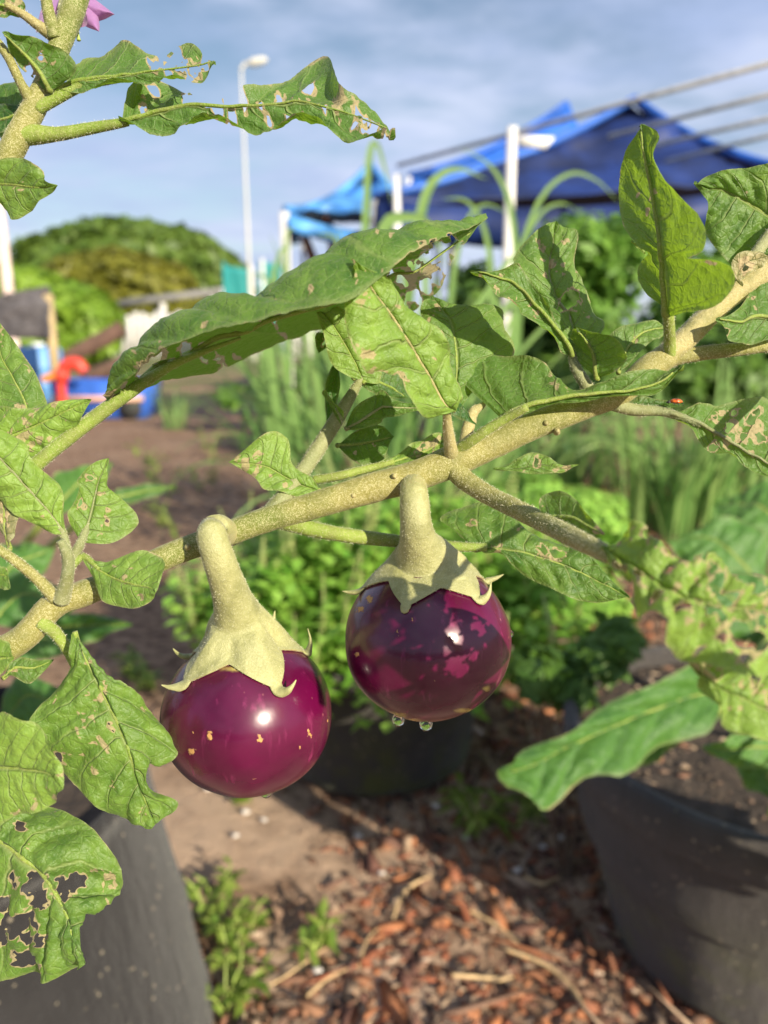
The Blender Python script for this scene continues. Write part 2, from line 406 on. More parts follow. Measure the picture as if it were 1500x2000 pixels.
M['rubber'] = simple('rubber', (0.03, 0.03, 0.03), 0.8)
M['wood'] = simple('pale_timber', (0.45, 0.34, 0.18), 0.8, 0.3, 12)
M['darkwood'] = simple('dark_timber', (0.10, 0.055, 0.04), 0.9, 0.4, 9, 0.3)
M['teal'] = simple('teal_net', (0.015, 0.22, 0.22), 0.7, 0.2, 40, 0.2)
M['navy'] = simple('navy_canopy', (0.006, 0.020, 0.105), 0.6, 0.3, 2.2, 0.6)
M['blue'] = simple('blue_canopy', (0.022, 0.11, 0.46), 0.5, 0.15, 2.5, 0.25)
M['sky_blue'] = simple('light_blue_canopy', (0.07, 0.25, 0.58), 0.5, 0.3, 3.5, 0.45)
M['skintone'] = simple('skin', (0.26, 0.10, 0.06), 0.55)
M['hairdark'] = simple('black_hair', (0.012, 0.010, 0.010), 0.5)
M['shirt'] = simple('grey_green_shirt', (0.22, 0.27, 0.20), 0.85, 0.2, 30)
M['sleeve'] = simple('dark_sleeve', (0.03, 0.02, 0.05), 0.85)
M['trouser'] = simple('dark_trousers', (0.03, 0.035, 0.06), 0.85)
m, t = mat('purple_petal'); oc = t.coord()
c = t.mix(t.noise(oc, 260, 3), (0.30, 0.12, 0.36), (0.52, 0.28, 0.55))
p = t.bsdf(c, 0.6, Sheen_Weight=0.2); tr = t.node('ShaderNodeBsdfTranslucent'); t.put(tr.inputs[0], (0.55, 0.28, 0.5))
mx = t.node('ShaderNodeMixShader'); mx.inputs[0].default_value = 0.35; t.l.new(p, mx.inputs[1]); t.l.new(tr.outputs[0], mx.inputs[2]); t.out(mx.outputs[0]); M['petal'] = m
M['pistil'] = simple('green_pistil', (0.35, 0.45, 0.10), 0.5)
M['anther'] = simple('yellow_anther', (0.60, 0.40, 0.05), 0.5)
M['beetle'] = simple('orange_beetle', (0.45, 0.09, 0.015), 0.25, 0, 900, 0.7)
M['black'] = simple('black_shell', (0.015, 0.014, 0.014), 0.4)
M['pebble'] = simple('pale_pebble', (0.55, 0.50, 0.46), 0.7, 0.2, 90)
M['soil'] = simple('potting_soil', (0.05, 0.035, 0.025), 0.95, 0.8, 60, 0.4)

# ------------------------------------------------------------------ ground
gx = np.concatenate([-np.geomspace(600, 3.2, 26), np.linspace(-3, 3, 121), np.geomspace(3.2, 600, 26)])
gy = np.concatenate([np.linspace(-8, 0.3, 8), np.linspace(0.4, 5.0, 116), np.geomspace(5.2, 1500, 44)])
GX, GY = np.meshgrid(gx, gy, indexing='ij')
def ground_z(x, y):
    return (fbm(x*1.5, y*1.5, 3, 4)-0.47)*0.05*np.clip((5.5-y)/1.5, 0, 1)*np.clip((3.6-abs(x))*2, 0, 1)+(fbm(x*14, y*14, 9, 3)-0.44)*0.012*np.clip((4.8-y), 0, 1)*np.clip((3.2-abs(x))*2, 0, 1)
GZ = ground_z(GX, GY)
ni, nj = GX.shape; idx = np.arange(ni*nj).reshape(ni, nj)
FQ = np.stack([idx[:-1, :-1], idx[1:, :-1], idx[1:, 1:], idx[:-1, 1:]], -1).reshape(-1, 4)
g = link('ground', mesh('ground', np.stack([GX, GY, GZ], -1).reshape(-1, 3), FQ, M['ground'])); tag(g, kind='structure')

# ------------------------------------------------------------------ street lamp, fence, shed, far trees
def leaf_cloud(lobes, n, size, seed, flat=0.6, shell=0.55):
    """leaf clumps (small bent quads) through the volume of several ellipsoids"""
    r = np.random.default_rng(seed)
    L = np.array(lobes, float); vol = (L[:, 3]*L[:, 4]*L[:, 5])**0.75; k = r.choice(len(L), n, p=vol/vol.sum())
    d = r.normal(size=(n, 3)); d /= np.linalg.norm(d, axis=1)[:, None]
    rad = shell+(1-shell)*r.random(n)**0.6; rad *= 0.68+0.62*fbm(d[:, 0]*2.6+k*1.7+9, d[:, 2]*2.6+d[:, 1]*2+k, seed, 4)
    c = L[k, :3]+d*L[k, 3:6]*rad[:, None]
    nrm = d*1.3+r.normal(size=(n, 3))*0.5+np.array((0, 0, flat)); nrm /= np.linalg.norm(nrm, axis=1)[:, None]
    a = np.cross(nrm, r.normal(size=(n, 3))); a /= np.linalg.norm(a, axis=1)[:, None]; b = np.cross(nrm, a)
    s = size*(0.55+0.9*r.random(n))
    A = a*s[:, None]; B = b*(s*0.45)[:, None]; N = nrm*(s*0.15)[:, None]
    V = np.stack([c-A, c-B*1.0+N, c+A, c+B*1.0+N], 1).reshape(-1, 3)
    F = np.arange(4*n).reshape(n, 4)
    tint = np.clip(0.25+0.5*r.random(n)+0.6*(fbm(c[:, 0]/size*0.12, c[:, 2]/size*0.12, seed+4, 3)-0.45), 0, 1)
    return V, F, np.repeat(tint, 4)

def px_lobes(pts, y):
    """crown lobes at distance y: (px, py, half width px, half height px, half depth m)"""
    out = []
    for px, py, hx, hy, dep, *dy in pts:
        yy = y+(dy[0] if dy else 0); c = on_y(px, py, yy); s = yy/FPX*1.02
        out.append((*c, hx*s, dep, hy*s))
    return out

def tree(name, label, cat, lobes, n, size, material, trunk_px, y, seed, trunk_r=0.3, group=None):
    lb = px_lobes(lobes, y); base = on_y(trunk_px, 654, y); base = np.array((base[0], y, 0.0))
    r_ = root(name, base, label, cat, group)
    V, F, tn = leaf_cloud(lb, n, size, seed)
    part('crown', V, F, M[material], r_, attrs={'tint': tn}, smooth=False)
    g_ = Geo(); top = np.mean([l[:3] for l in lb], 0)
    g_.tube([base+np.array((0, 0, -0.2)), base*0.7+np.array((*top[:2], 0))*0.3+np.array((0, 0, top[2]*0.45)), top], [trunk_r, trunk_r*0.75, trunk_r*0.35], 10)
    fork = base*0.7+np.array((*top[:2], 0))*0.3+np.array((0, 0, top[2]*0.45))
    for l in lb[:7]: g_.tube([fork, (fork+np.array(l[:3]))/2+np.array((0, 0, 0.1*l[5])), np.array(l[:3])], [trunk_r*0.5, trunk_r*0.3, trunk_r*0.1], 7)
    part('trunk', *g_.get(), M['bark'], r_)
    return r_

tree('rain_tree', 'huge dark green umbrella shaped tree on the horizon', 'tree',
     [(230, 500, 110, 62, 5), (130, 520, 85, 60, 5), (330, 505, 110, 55, 5), (410, 535, 72, 52, 5), (270, 470, 100, 36, 4), (75, 545, 40, 45, 4), (460, 560, 30, 50, 4), (200, 560, 150, 60, 5), (380, 580, 100, 55, 5), (180, 470, 70, 30, 4)], 26000, 0.62, 'tree_dark', 260, 66, 1, 0.6)
tree('olive_tree', 'yellowish olive tree in front of the huge umbrella shaped tree', 'tree',
     [(170, 545, 60, 45, 3), (240, 540, 70, 50, 3), (310, 555, 62, 45, 3), (130, 570, 60, 45, 3), (270, 590, 100, 50, 3), (345, 585, 35, 35, 3), (215, 515, 45, 25, 2)], 15000, 0.42, 'tree_olive', 240, 48, 2, 0.35)
tree('leafy_tree', 'bright lime green bushy tree behind the dark shade cloth', 'tree',
     [(60, 570, 60, 45, 1.6), (130, 610, 60, 55, 1.8), (180, 620, 45, 50, 1.6), (20, 560, 50, 40, 1.6), (90, 650, 90, 55, 1.8), (200, 650, 30, 40, 1.2), (-40, 600, 60, 60, 2), (150, 665, 70, 45, 1.4)], 12000, 0.2, 'tree_lime', 110, 22, 3, 0.18)

# unseen tree row behind the camera, added to break the fruits' horizon reflection
rb_ = np.random.default_rng(7)
V, F, tn = leaf_cloud([(-45+6.0*k+rb_.normal(), -30+3*rb_.normal(), 1.6+0.8*rb_.random(), 4.2, 3, 2.2+2.2*rb_.random()) for k in range(16)], 9000, 0.8, 8)
o = link('reflection_trees', mesh('reflection_trees', V, F, M['tree_dark'], attrs={'tint': tn}, smooth=False)); tag(o, kind='stuff')

# street lamp
base = on_z(491, 690, 0.0); yL = 24.0; b0 = on_y(492, 654, yL); b0 = np.array((b0[0], yL, 0)); tp = on_y(474, 132, yL)
tp = np.array((b0[0]-0.02, yL, tp[2]))
lampt = root('street_lamp', b0, 'tall slim pale street lamp against the sky', 'street lamp')
V, F = tube([b0, (b0+tp)/2, tp], [0.055, 0.045, 0.032], 12); part('pole', V, F, M['lamp'], lampt)
g_ = Geo(); g_.tube([tp+np.array((0, 0, -0.05)), tp+np.array((0.1, 0, 0.08)), tp+np.array((0.28, -0.02, 0.13))], [0.055, 0.05, 0.05], 8); part('arm', *g_.get(), M['lamp'], lampt)
g_ = Geo(); g_.tube([tp+np.array((0.2, 0, 0.10)), tp+np.array((0.35, 0, 0.13)), tp+np.array((0.6, 0, 0.18)), tp+np.array((0.74, 0, 0.2))], [0.06, 0.12, 0.11, 0.05], 12); part('lamp_head', *g_.get(), M['lamp'], lampt)

# white plank fence far left of centre
yF = 30.0
fa = on_y(222, 700, yF); fb = on_y(640, 700, yF)
fence = root('white_fence', (fa[0], yF, 0), 'long white upright plank fence beyond the garden beds', 'fence')
npk = 30; wpl = (fb[0]-fa[0])/npk; ztop = on_y(300, 612, yF)[2]
pm = None
for k in range(npk):
    zt = ztop+0.08*math.sin(k*1.7)
    if pm is None:
        g_ = Geo(); g_.box((0, 0, ztop/2), (wpl*0.68, 0.05, ztop)); V, F = g_.get(); pm = mesh('plank', V, F, M['panel'], smooth=False)
    o = link('plank', pm, fence, (k*wpl+wpl/2, 0.012*math.sin(k*5.1), 0)); o.scale = (1, 1, 1+0.05*math.sin(k*2.3))
g_ = Geo(); g_.box((npk*wpl/2, 0.09, ztop*0.8), (npk*wpl, 0.06, 0.12)); g_.box((npk*wpl/2, 0.09, ztop*0.3), (npk*wpl, 0.06, 0.12)); V, F = g_.get()
link('rail', mesh('rail', V, F, M['panel'], smooth=False), fence)
# lean-to shed
yS = 31.5
p0 = on_y(215, 602, yS); p1 = on_y(425, 576, yS)
shed = root('lean_to_shed', ((p0[0]+p1[0])/2, yS, 0), 'open lean-to shed with a thin grey sloping roof above the white fence', 'shed')
g_ = Geo()
for a_, b_ in ((p0, p1),):
    q0 = a_+np.array((0, 0, 0)); q1 = b_
    v = [q0, q1, q1+np.array((0, 2.2, 0.25)), q0+np.array((0, 2.2, 0.25))]; v += [x+np.array((0, 0, 0.22)) for x in v]
    g_.add(v, [(3, 2, 1, 0), (4, 5, 6, 7), (0, 1, 5, 4), (1, 2, 6, 5), (2, 3, 7, 6), (3, 0, 4, 7)])
part('roof', *g_.get(), M['roofgrey'], shed, smooth=False)
for px, pt in ((222, 604), (318, 592), (416, 580), (437, 562)):
    q = on_y(px, pt, yS+0.15); g_ = Geo(); g_.box((q[0], q[1], q[2]/2), (0.2, 0.2, q[2])); part('post', *g_.get(), M['panel'], shed, smooth=False)
# teal net screens
yN = 26.0
net = root('net_screen', (*on_y(465, 600, yN)[:2], 0), 'teal netting screen beside the foot of the street lamp', 'net')
def sheet(a, b, c, d, nu=16, nv=10, amp=0.0, seed=0, thick=None):
    u = np.linspace(0, 1, nu)[:, None, None]; v = np.linspace(0, 1, nv)[None, :, None]
    a, b, c, d = map(np.asarray, (a, b, c, d))
    P = (a*(1-u)+b*u)*(1-v)+(d*(1-u)+c*u)*v
    nrm = np.cross(b-a, d-a); nrm = nrm/np.linalg.norm(nrm)
    P = P+nrm*(amp*(fbm(u[..., 0]*5, v[..., 0]*3, seed, 3)-0.45))[..., None]
    i = np.arange(nu*nv).reshape(nu, nv)
    return P.reshape(-1, 3), np.stack([i[:-1, :-1], i[1:, :-1], i[1:, 1:], i[:-1, 1:]], -1).reshape(-1, 4)
def thick(o, t_):
    md = o.modifiers.new('thickness', 'SOLIDIFY'); md.thickness = t_; md.offset = 0; return o
for x0, x1, y0, y1 in ((437, 488, 518, 640), (505, 552, 510, 640)):
    V, F = sheet(on_y(x0, y1, yN), on_y(x1, y1, yN), on_y(x1, y0+8, yN), on_y(x0, y0, yN), amp=0.15, seed=x0)
    thick(part('net_panel', V, F, M['teal'], net), 0.02)
for px, y0 in ((437, 512), (490, 518), (512, 505), (548, 500)):
    q = on_y(px, y0, yN); g_ = Geo(); g_.bar((q[0], q[1], 0), q, 0.06); part('post', *g_.get(), M['teal' if px in (437, 548) else 'panel'], net)

# pinkish post, shade cloth, drum, cart, pipe, timbers at the left
q = on_y(-2, 400, 12.0); g_ = Geo(); g_.tube([(q[0], 12, 0), (q[0], 12, 1.8), (q[0]-0.02, 12, 3.4)], [0.085, 0.08, 0.07], 12)
o = link('pole', mesh('pole', np.array(g_.get()[0])-np.array((q[0], 12, 0)), g_.get()[1], M['pinkpaint']), None, (q[0], 12, 0)); tag(o, 'pale pink pole rising at the left edge behind the shade cloth', 'pole')
yC = 9.0
sc_ = root('shade_cloth', (*on_y(40, 640, yC)[:2], 0), 'dark grey shade cloth sagging between posts at the left edge', 'shade cloth')
V, F = sheet(on_y(-60, 660, yC), on_y(102, 662, yC), on_y(92, 557, yC), on_y(-60, 590, yC), 30, 20, 0.22, 8)
thick(part('sheet', V, F, M['cloth'], sc_), 0.008)
for px, p_t in ((94, 575), (-60, 590)):
    q = on_y(px, p_t, yC+0.08); g_ = Geo(); g_.box((q[0], q[1], q[2]/2), (0.085, 0.085, q[2])); part('post', *g_.get(), M['wood'], sc_, smooth=False)
def lathe(prof, seg=28):
    th = np.linspace(0, 2*math.pi, seg, endpoint=False); P = np.array(prof, float)
    V = np.stack([P[:, 0, None]*np.cos(th), P[:, 0, None]*np.sin(th), P[:, 1, None]*np.ones(seg)], -1).reshape(-1, 3); k = len(P)
    return V, [(i*seg+j, i*seg+(j+1) % seg, (i+1)*seg+(j+1) % seg, (i+1)*seg+j) for i in range(k-1) for j in range(seg)]
q = on_y(75, 690, 10.2)
dr = root('water_tank', (q[0], 10.2, 0), 'pale blue round water drum below the dark shade cloth', 'drum')
V, F = lathe([(0.0, 0.0), (0.29, 0.0), (0.29, 0.2), (0.305, 0.22), (0.29, 0.24), (0.29, 0.42), (0.305, 0.44), (0.29, 0.46), (0.285, 0.66), (0.25, 0.69), (0.0, 0.70)])
link('barrel', mesh('barrel', V, F, M['paleblue']), dr); V, F = lathe([(0.0, 0.705), (0.09, 0.705), (0.09, 0.745), (0.0, 0.745)], 16); link('lid', mesh('lid', V, F, M['white']), dr)
# blue cart
yB = 8.2
q = on_y(215, 800, yB); cart = root('garden_cart', (q[0], yB, 0), 'low blue plastic garden cart with a peach stripe on the bare soil', 'cart')
cw = 175/FPX*yB
g_ = Geo(); zt = on_y(215, 742, yB)[2]; zb = on_y(215, 812, yB)[2]
V = np.array([(-cw/2*0.94, -0.28, zb), (cw/2*0.94, -0.28, zb), (cw/2*0.94, 0.28, zb), (-cw/2*0.94, 0.28, zb), (-cw/2, -0.33, zt), (cw/2, -0.33, zt), (cw/2, 0.33, zt), (-cw/2, 0.33, zt), (-cw/2*0.95, -0.29, zt), (cw/2*0.95, -0.29, zt), (cw/2*0.95, 0.29, zt), (-cw/2*0.95, 0.29, zt), (-cw/2*0.9, -0.25, zb+0.04), (cw/2*0.9, -0.25, zb+0.04), (cw/2*0.9, 0.25, zb+0.04), (-cw/2*0.9, 0.25, zb+0.04)])
F = [(3, 2, 1, 0)]+[(a, (a+1) % 4, 4+(a+1) % 4, 4+a) for a in range(4)]+[(4+a, 4+(a+1) % 4, 8+(a+1) % 4, 8+a) for a in range(4)]+[(8+a, 8+(a+1) % 4, 12+(a+1) % 4, 12+a) for a in range(4)]+[(12, 13, 14, 15)]
link('tub', mesh('tub', V, F, M['bluetub'], smooth=False), cart)
g_ = Geo(); zs = (zt*0.55+zb*0.45); g_.box((0, -0.325, zs), (cw*0.97, 0.03, 0.055)); V, F = g_.get(); link('stripe', mesh('stripe', V, F, M['peach'], smooth=False), cart)
for sx in (-0.32, 0.32):
    for sy in (-0.3, 0.3):
        th = np.linspace(0, 2*math.pi, 20, endpoint=False); g_ = Geo()
        g_.add(np.concatenate([np.stack([sx+0.11*np.cos(th), np.full(20, sy+s), 0.115+0.11*np.sin(th)], 1) for s in (-0.03, 0.03)]), [(j, (j+1) % 20, 20+(j+1) % 20, 20+j) for j in range(20)]+[tuple(range(19, -1, -1)), tuple(range(20, 40))])
        V, F = g_.get(); link('wheel', mesh('wheel', V, F, M['rubber'], smooth=False), cart)
g_ = Geo(); g_.bar((-0.32, 0, 0.14), (0.32, 0, 0.14), 0.03); g_.bar((-0.32, -0.3, 0.12), (-0.32, 0.3, 0.12), 0.02); g_.bar((0.32, -0.3, 0.12), (0.32, 0.3, 0.12), 0.02); g_.box((0, 0, (zb+0.14)/2), (0.5, 0.3, max(zb-0.14, 0.02))); V, F = g_.get(); link('axle', mesh('axle', V, F, M['rubber']), cart)
# red bent pipe with orange hose end
yP = 7.6
pp = lambda x, y: on_y(x, y, yP)
rp = root('pipe', (*pp(122, 760)[:2], 0), 'thick red bent pipe with an orange end beside the blue cart', 'pipe')
b_ = pp(122, 770); g_ = Geo(); g_.tube([np.array((b_[0], yP, 0)), pp(121, 770), pp(120, 735), pp(128, 715), pp(150, 710), pp(166, 726)], [0.045, 0.045, 0.05, 0.06, 0.065, 0.055], 14); part('bend', *g_.get(), M['red'], rp)
g_ = Geo(); g_.tube([pp(121, 735), pp(105, 735), pp(84, 741)], [0.045, 0.04, 0.035], 12); part('outlet', *g_.get(), M['orange'], rp)
g_ = Geo(); g_.tube([pp(121, 722), pp(121, 745)], [0.066, 0.066], 14, n=2); part('collar', *g_.get(), M['red'], rp)
for (x0, y0, x1, y1, yy, r, lab) in ((80, 728, 240, 640, 11.5, 0.11, 'dark brown timber beam leaning in front of the lime green tree'), (165, 738, 275, 698, 11.0, 0.1, 'shorter dark brown timber lying behind the blue cart')):
    a_ = on_y(x0, y0, yy); b_ = on_y(x1, y1, yy+0.5); d_ = b_-a_; L_ = np.linalg.norm(d_); xa = d_/L_; ya = np.cross((0, 0, 1.0), xa); ya /= np.linalg.norm(ya)
    g_ = Geo(); g_.box((0, 0, 0), (L_, r*1.6, r*2), ax=[xa, ya, np.cross(xa, ya)]); V, F = g_.get(); V = V+np.array((a_+b_)/2)
    o = link('timber_beam', mesh('timber_beam', V-a_, F, M['darkwood'], smooth=False), None, a_); tag(o, lab, 'timber')

# ------------------------------------------------------------------ canopies, trellis frame, person
def canopy_panel(A, B, P, n=18, sag=0.10, fold=0.0, seed=0):
    """triangular roof panel A-B-P with concave sag"""
    A, B, P = map(np.asarray, (A, B, P)); V = []; F = []; row = []
    for i in range(n+1):
        t_ = i/n; l = A*(1-t_)+P*t_; r_ = B*(1-t_)+P*t_
        z = -sag*4*t_*(1-t_)
        k = n-i; ids = []
        for j in range(k+1):
            s = j/max(k, 1); p = l*(1-s)+r_*s+np.array((0, 0, z-sag*1.2*s*(1-s)*(1-t_)))
            p = p+np.array((0, -1, 0.3))*fold*(float(fbm(s*7*(1-t_)+t_*2, t_*4, seed, 3))-0.45)
            ids.append(len(V)); V.append(p)
        row.append(ids)
    for i in range(n):
        a, b = row[i], row[i+1]
        for j in range(len(b)):
            F.append((a[j], a[j+1], b[j]))
            if j+1 < len(b): F.append((a[j+1], b[j+1], b[j]))
    return np.array(V), F
def gazebo(label, peak, corners, mats, trim, leg_m, seed, valance=0.16, leg_w=0.04, skirt=None, group='blue pop-up canopies'):
    base = np.mean(corners, 0); r_ = root('gazebo', (base[0], base[1], 0), label, 'canopy', group)
    for k in range(4):
        A, B = corners[k], corners[(k+1) % 4]
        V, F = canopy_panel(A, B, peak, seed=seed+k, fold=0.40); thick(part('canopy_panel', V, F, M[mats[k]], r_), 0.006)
        u = np.linspace(0, 1, 25)[:, None]; top = np.array(A)*(1-u)+np.array(B)*u; top[:, 2] -= 0.12*(4*u*(1-u))[:, 0]
        out = np.cross(np.array(B)-np.array(A), (0, 0, 1.0)); out /= np.linalg.norm(out)
        wav = 0.05*np.sin(np.linspace(0, 22, 25)+k)[:, None]
        low = top+out*(0.02+wav)+np.array((0, 0, -valance)); V = np.concatenate([top+out*0.01, low]); F = [(i, i+1, 26+i, 25+i) for i in range(24)]
        thick(part('valance', V, F, M[skirt or trim], r_), 0.006)
        g_ = Geo(); pts = [np.array(A)*(1-s)+np.array(peak)*s+np.array((0, 0, -0.10*4*s*(1-s)+0.015)) for s in np.linspace(0, 1, 9)]
        g_.tube(pts, [0.03]*9, 8); part('lit_ridge', *g_.get(), M[trim], r_)  # brighter strip puts the sunlit ridge edge into the colour
        g_ = Geo(); c_ = np.array(A); lw_ = leg_w if k == 0 else 0.035; g_.box((c_[0], c_[1], c_[2]/2), (lw_, lw_, c_[2]-0.02)); part('leg', *g_.get(), M[leg_m if k == 0 else 'steel'], r_, smooth=False)
    return r_
P_ = on_y
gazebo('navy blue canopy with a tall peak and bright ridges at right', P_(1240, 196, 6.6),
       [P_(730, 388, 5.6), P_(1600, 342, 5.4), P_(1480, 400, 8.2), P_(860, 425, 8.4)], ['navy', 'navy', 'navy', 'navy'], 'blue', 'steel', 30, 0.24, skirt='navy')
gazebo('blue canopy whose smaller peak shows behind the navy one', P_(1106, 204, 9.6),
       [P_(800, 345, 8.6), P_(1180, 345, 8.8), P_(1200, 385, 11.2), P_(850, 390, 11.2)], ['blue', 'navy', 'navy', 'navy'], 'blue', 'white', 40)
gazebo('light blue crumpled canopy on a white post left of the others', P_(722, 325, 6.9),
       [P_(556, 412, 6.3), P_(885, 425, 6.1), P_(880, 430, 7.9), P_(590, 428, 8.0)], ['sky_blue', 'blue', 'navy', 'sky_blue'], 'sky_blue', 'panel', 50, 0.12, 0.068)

# pipes of the trellis frame: parallel, level, running back to the left
zt = 1.95
frame = root('trellis_frame', (*on_z(1000, 258, zt)[:2], 0), 'white posted trellis frame carrying four parallel grey pipes', 'trellis')
for a_, b_, r in (((777, 323), (1560, 108), 0.013), ((1190, 266), (1560, 170), 0.013), ((1240, 293), (1560, 218), 0.013), ((1300, 316), (1560, 250), 0.013)):
    g_ = Geo(); g_.bar(on_z(*a_, zt), on_z(*b_, zt), r, 10); part('pipe', *g_.get(), M['steel'], frame)
q = on_z(1000, 256, zt); 
g_ = Geo(); g_.box((q[0], q[1], (zt+0.02)/2), (0.05, 0.05, zt+0.02)); part('post', *g_.get(), M['panel'], frame, smooth=False)
q2 = on_z(1300, 316, zt); 
q3 = on_z(777, 323, zt); g_ = Geo(); g_.box((q3[0], q3[1], zt/2-0.03), (0.05, 0.05, zt-0.06)); part('post', *g_.get(), M['white'], frame, smooth=False)
a_ = on_z(1014, 262, zt); g_ = Geo(); yy = a_[1]
pts = [P_(1012, 264, yy), P_(1084, 268, yy), P_(1066, 290, yy), P_(1012, 286, yy)]; V = np.array(pts+[p+np.array((0, 0.02, 0)) for p in pts])
part('white_sheet', V, [(0, 1, 2, 3), (7, 6, 5, 4), (0, 4, 5, 1), (1, 5, 6, 2), (2, 6, 7, 3), (3, 7, 4, 0)], M['white'], frame, smooth=False)  # plain white sheet beside the post top

# person with raised arms under the light blue canopy
def skin_mesh(name, nodes, edges, m, parent, rootv=0, sub=2):
    off = np.zeros(3); p = parent
    while p is not None: off += np.array(p.location); p = p.parent
    me = bpy.data.meshes.new(name); me.from_pydata([tuple(np.array(n[:3])-off) for n in nodes], edges, []); me.update()
    o = link(name, me, parent); me.materials.append(m)
    sk_ = o.modifiers.new('skin', 'SKIN'); sk_.use_smooth_shade = True
    for i, n in enumerate(nodes):
        v = me.skin_vertices[0].data[i]; v.radius = (n[3], n[4] if len(n) > 4 else n[3]); v.use_root = (i == rootv)
    s_ = o.modifiers.new('sub', 'SUBSURF'); s_.levels = sub; s_.render_levels = sub
    return o
yPn = 7.2
hd = P_(655, 470, yPn); hx, hz = hd[0], hd[2]
person = root('person', (hx, yPn, 0), 'person in a grey-green top reaching up to the light blue canopy', 'person')
sh = hz-0.25; hip = hz-0.78
wl = P_(588, 438, yPn); wr = P_(616, 436, yPn-0.1); el = P_(606, 486, yPn-0.02)
N_ = [(hx-0.02, yPn, hip, 0.15, 0.11), (hx-0.02, yPn, (hip+sh)/2, 0.13, 0.10), (hx, yPn, sh-0.03, 0.14, 0.10), (hx, yPn, hz-0.13, 0.055), (hx, yPn-0.01, hz-0.04, 0.075, 0.085), (hx, yPn, hz+0.04, 0.085, 0.095), (hx, yPn, hz+0.10, 0.05),
      (hx-0.17, yPn, sh, 0.06), (el[0]-0.0, el[1], el[2]-0.03, 0.045), (wl[0], wl[1], wl[2], 0.03), (wl[0]-0.015, wl[1], wl[2]+0.09, 0.03, 0.018),
      (hx+0.17, yPn, sh, 0.06), (hx+0.10, yPn-0.16, sh+0.22, 0.045), (wr[0]+0.10, wr[1], wr[2], 0.03), (wr[0]+0.08, wr[1], wr[2]+0.09, 0.03, 0.018),
      (hx-0.11, yPn, hip-0.1, 0.09), (hx-0.12, yPn-0.02, hip-0.45, 0.06), (hx-0.12, yPn+0.02, 0.09, 0.04), (hx-0.13, yPn-0.14, 0.035, 0.035),
      (hx+0.09, yPn, hip-0.1, 0.09), (hx+0.11, yPn-0.02, hip-0.45, 0.06), (hx+0.12, yPn+0.02, 0.09, 0.04), (hx+0.13, yPn-0.14, 0.035, 0.035)]
E_ = [(0, 1), (1, 2), (2, 3), (3, 4), (4, 5), (5, 6), (2, 7), (7, 8), (8, 9), (9, 10), (2, 11), (11, 12), (12, 13), (13, 14), (0, 15), (15, 16), (16, 17), (17, 18), (0, 19), (19, 20), (20, 21), (21, 22)]
skin_mesh('body', N_, E_, M['skintone'], person)
S_ = [(hx-0.02, yPn, hip-0.04, 0.165, 0.125), (hx-0.02, yPn, (hip+sh)/2, 0.145, 0.115), (hx, yPn, sh-0.02, 0.155, 0.115), (hx-0.17, yPn, sh, 0.075), (hx-0.19, yPn, sh+0.06, 0.07), (hx+0.17, yPn, sh, 0.075), (hx+0.15, yPn-0.07, sh+0.1, 0.07)]
skin_mesh('shirt', S_, [(0, 1), (1, 2), (2, 3), (3, 4), (2, 5), (5, 6)], M['shirt'], person)
skin_mesh('sleeve', [(hx+0.15, yPn-0.07, sh+0.1, 0.065), (hx+0.10, yPn-0.16, sh+0.22, 0.056), (wr[0]+0.10, wr[1], wr[2]-0.02, 0.042)], [(0, 1), (1, 2)], M['sleeve'], person)
T_ = [(hx-0.01, yPn, hip, 0.185, 0.145), (hx-0.11, yPn, hip-0.1, 0.105), (hx-0.12, yPn-0.02, hip-0.45, 0.08), (hx-0.12, yPn+0.02, 0.12, 0.07), (hx+0.09, yPn, hip-0.1, 0.105), (hx+0.11, yPn-0.02, hip-0.45, 0.08), (hx+0.12, yPn+0.02, 0.12, 0.07)]
T_.append((hx-0.015, yPn, hip+0.16, 0.165, 0.125))
skin_mesh('trousers', T_, [(0, 7), (0, 1), (1, 2), (2, 3), (0, 4), (4, 5), (5, 6)], M['trouser'], person)
skin_mesh('hair', [(hx, yPn-0.005, hz+0.0, 0.092, 0.105), (hx, yPn, hz+0.06, 0.095, 0.108), (hx, yPn, hz+0.11, 0.06)], [(0, 1), (1, 2)], M['hairdark'], person)

# ------------------------------------------------------------------ bushes, lemongrass, weeds
def bush(label, lobes, y, n, size, material, seed, stems=6, cat='bush', name='leafy_bush', group=None):
    lb = px_lobes(lobes, y); c = np.mean([l[:3] for l in lb], 0); base = np.array((c[0], y, 0.0))
    r_ = root(name, base, label, cat, group)
    lb = [(l[0], l[1], max(l[2], l[5]*0.7), *l[3:]) for l in lb]
    V, F, tn = leaf_cloud(lb, n, size, seed, 0.9, 0.3); V[:, 2] = np.maximum(V[:, 2], 0.01)
    part('foliage', V, F, M[material], r_, attrs={'tint': tn}, smooth=False)
    for l in lb[:stems]:
        t_ = np.array(l[:3]); g_ = Geo(); g_.tube([base+np.array((0.1*(t_[0]-base[0]), 0, -0.02)), base*0.5+t_*0.5+np.array((0, 0, -0.05)), t_], np.array([0.02, 0.016, 0.008])*min(1, size*0.22/0.01*0.5), 7)
        part('stem', *g_.get(), M['bark'], r_)
    return r_
bush('bright green leafy bush between the white post and the tall front leaf', [(1120, 480, 80, 55, .35), (1190, 520, 70, 70, .4), (1080, 540, 50, 60, .3), (1150, 600, 80, 60, .35), (1220, 460, 50, 50, .3)], 4.6, 3800, 0.045, 'bush', 61)
bush('darker bush low at the right behind the branch fork', [(1400, 560, 110, 90, .4), (1330, 640, 90, 70, .4), (1480, 500, 70, 90, .4), (1200, 680, 110, 45, .35), (1080, 660, 70, 45, .3)], 5.2, 4200, 0.05, 'bush', 62)
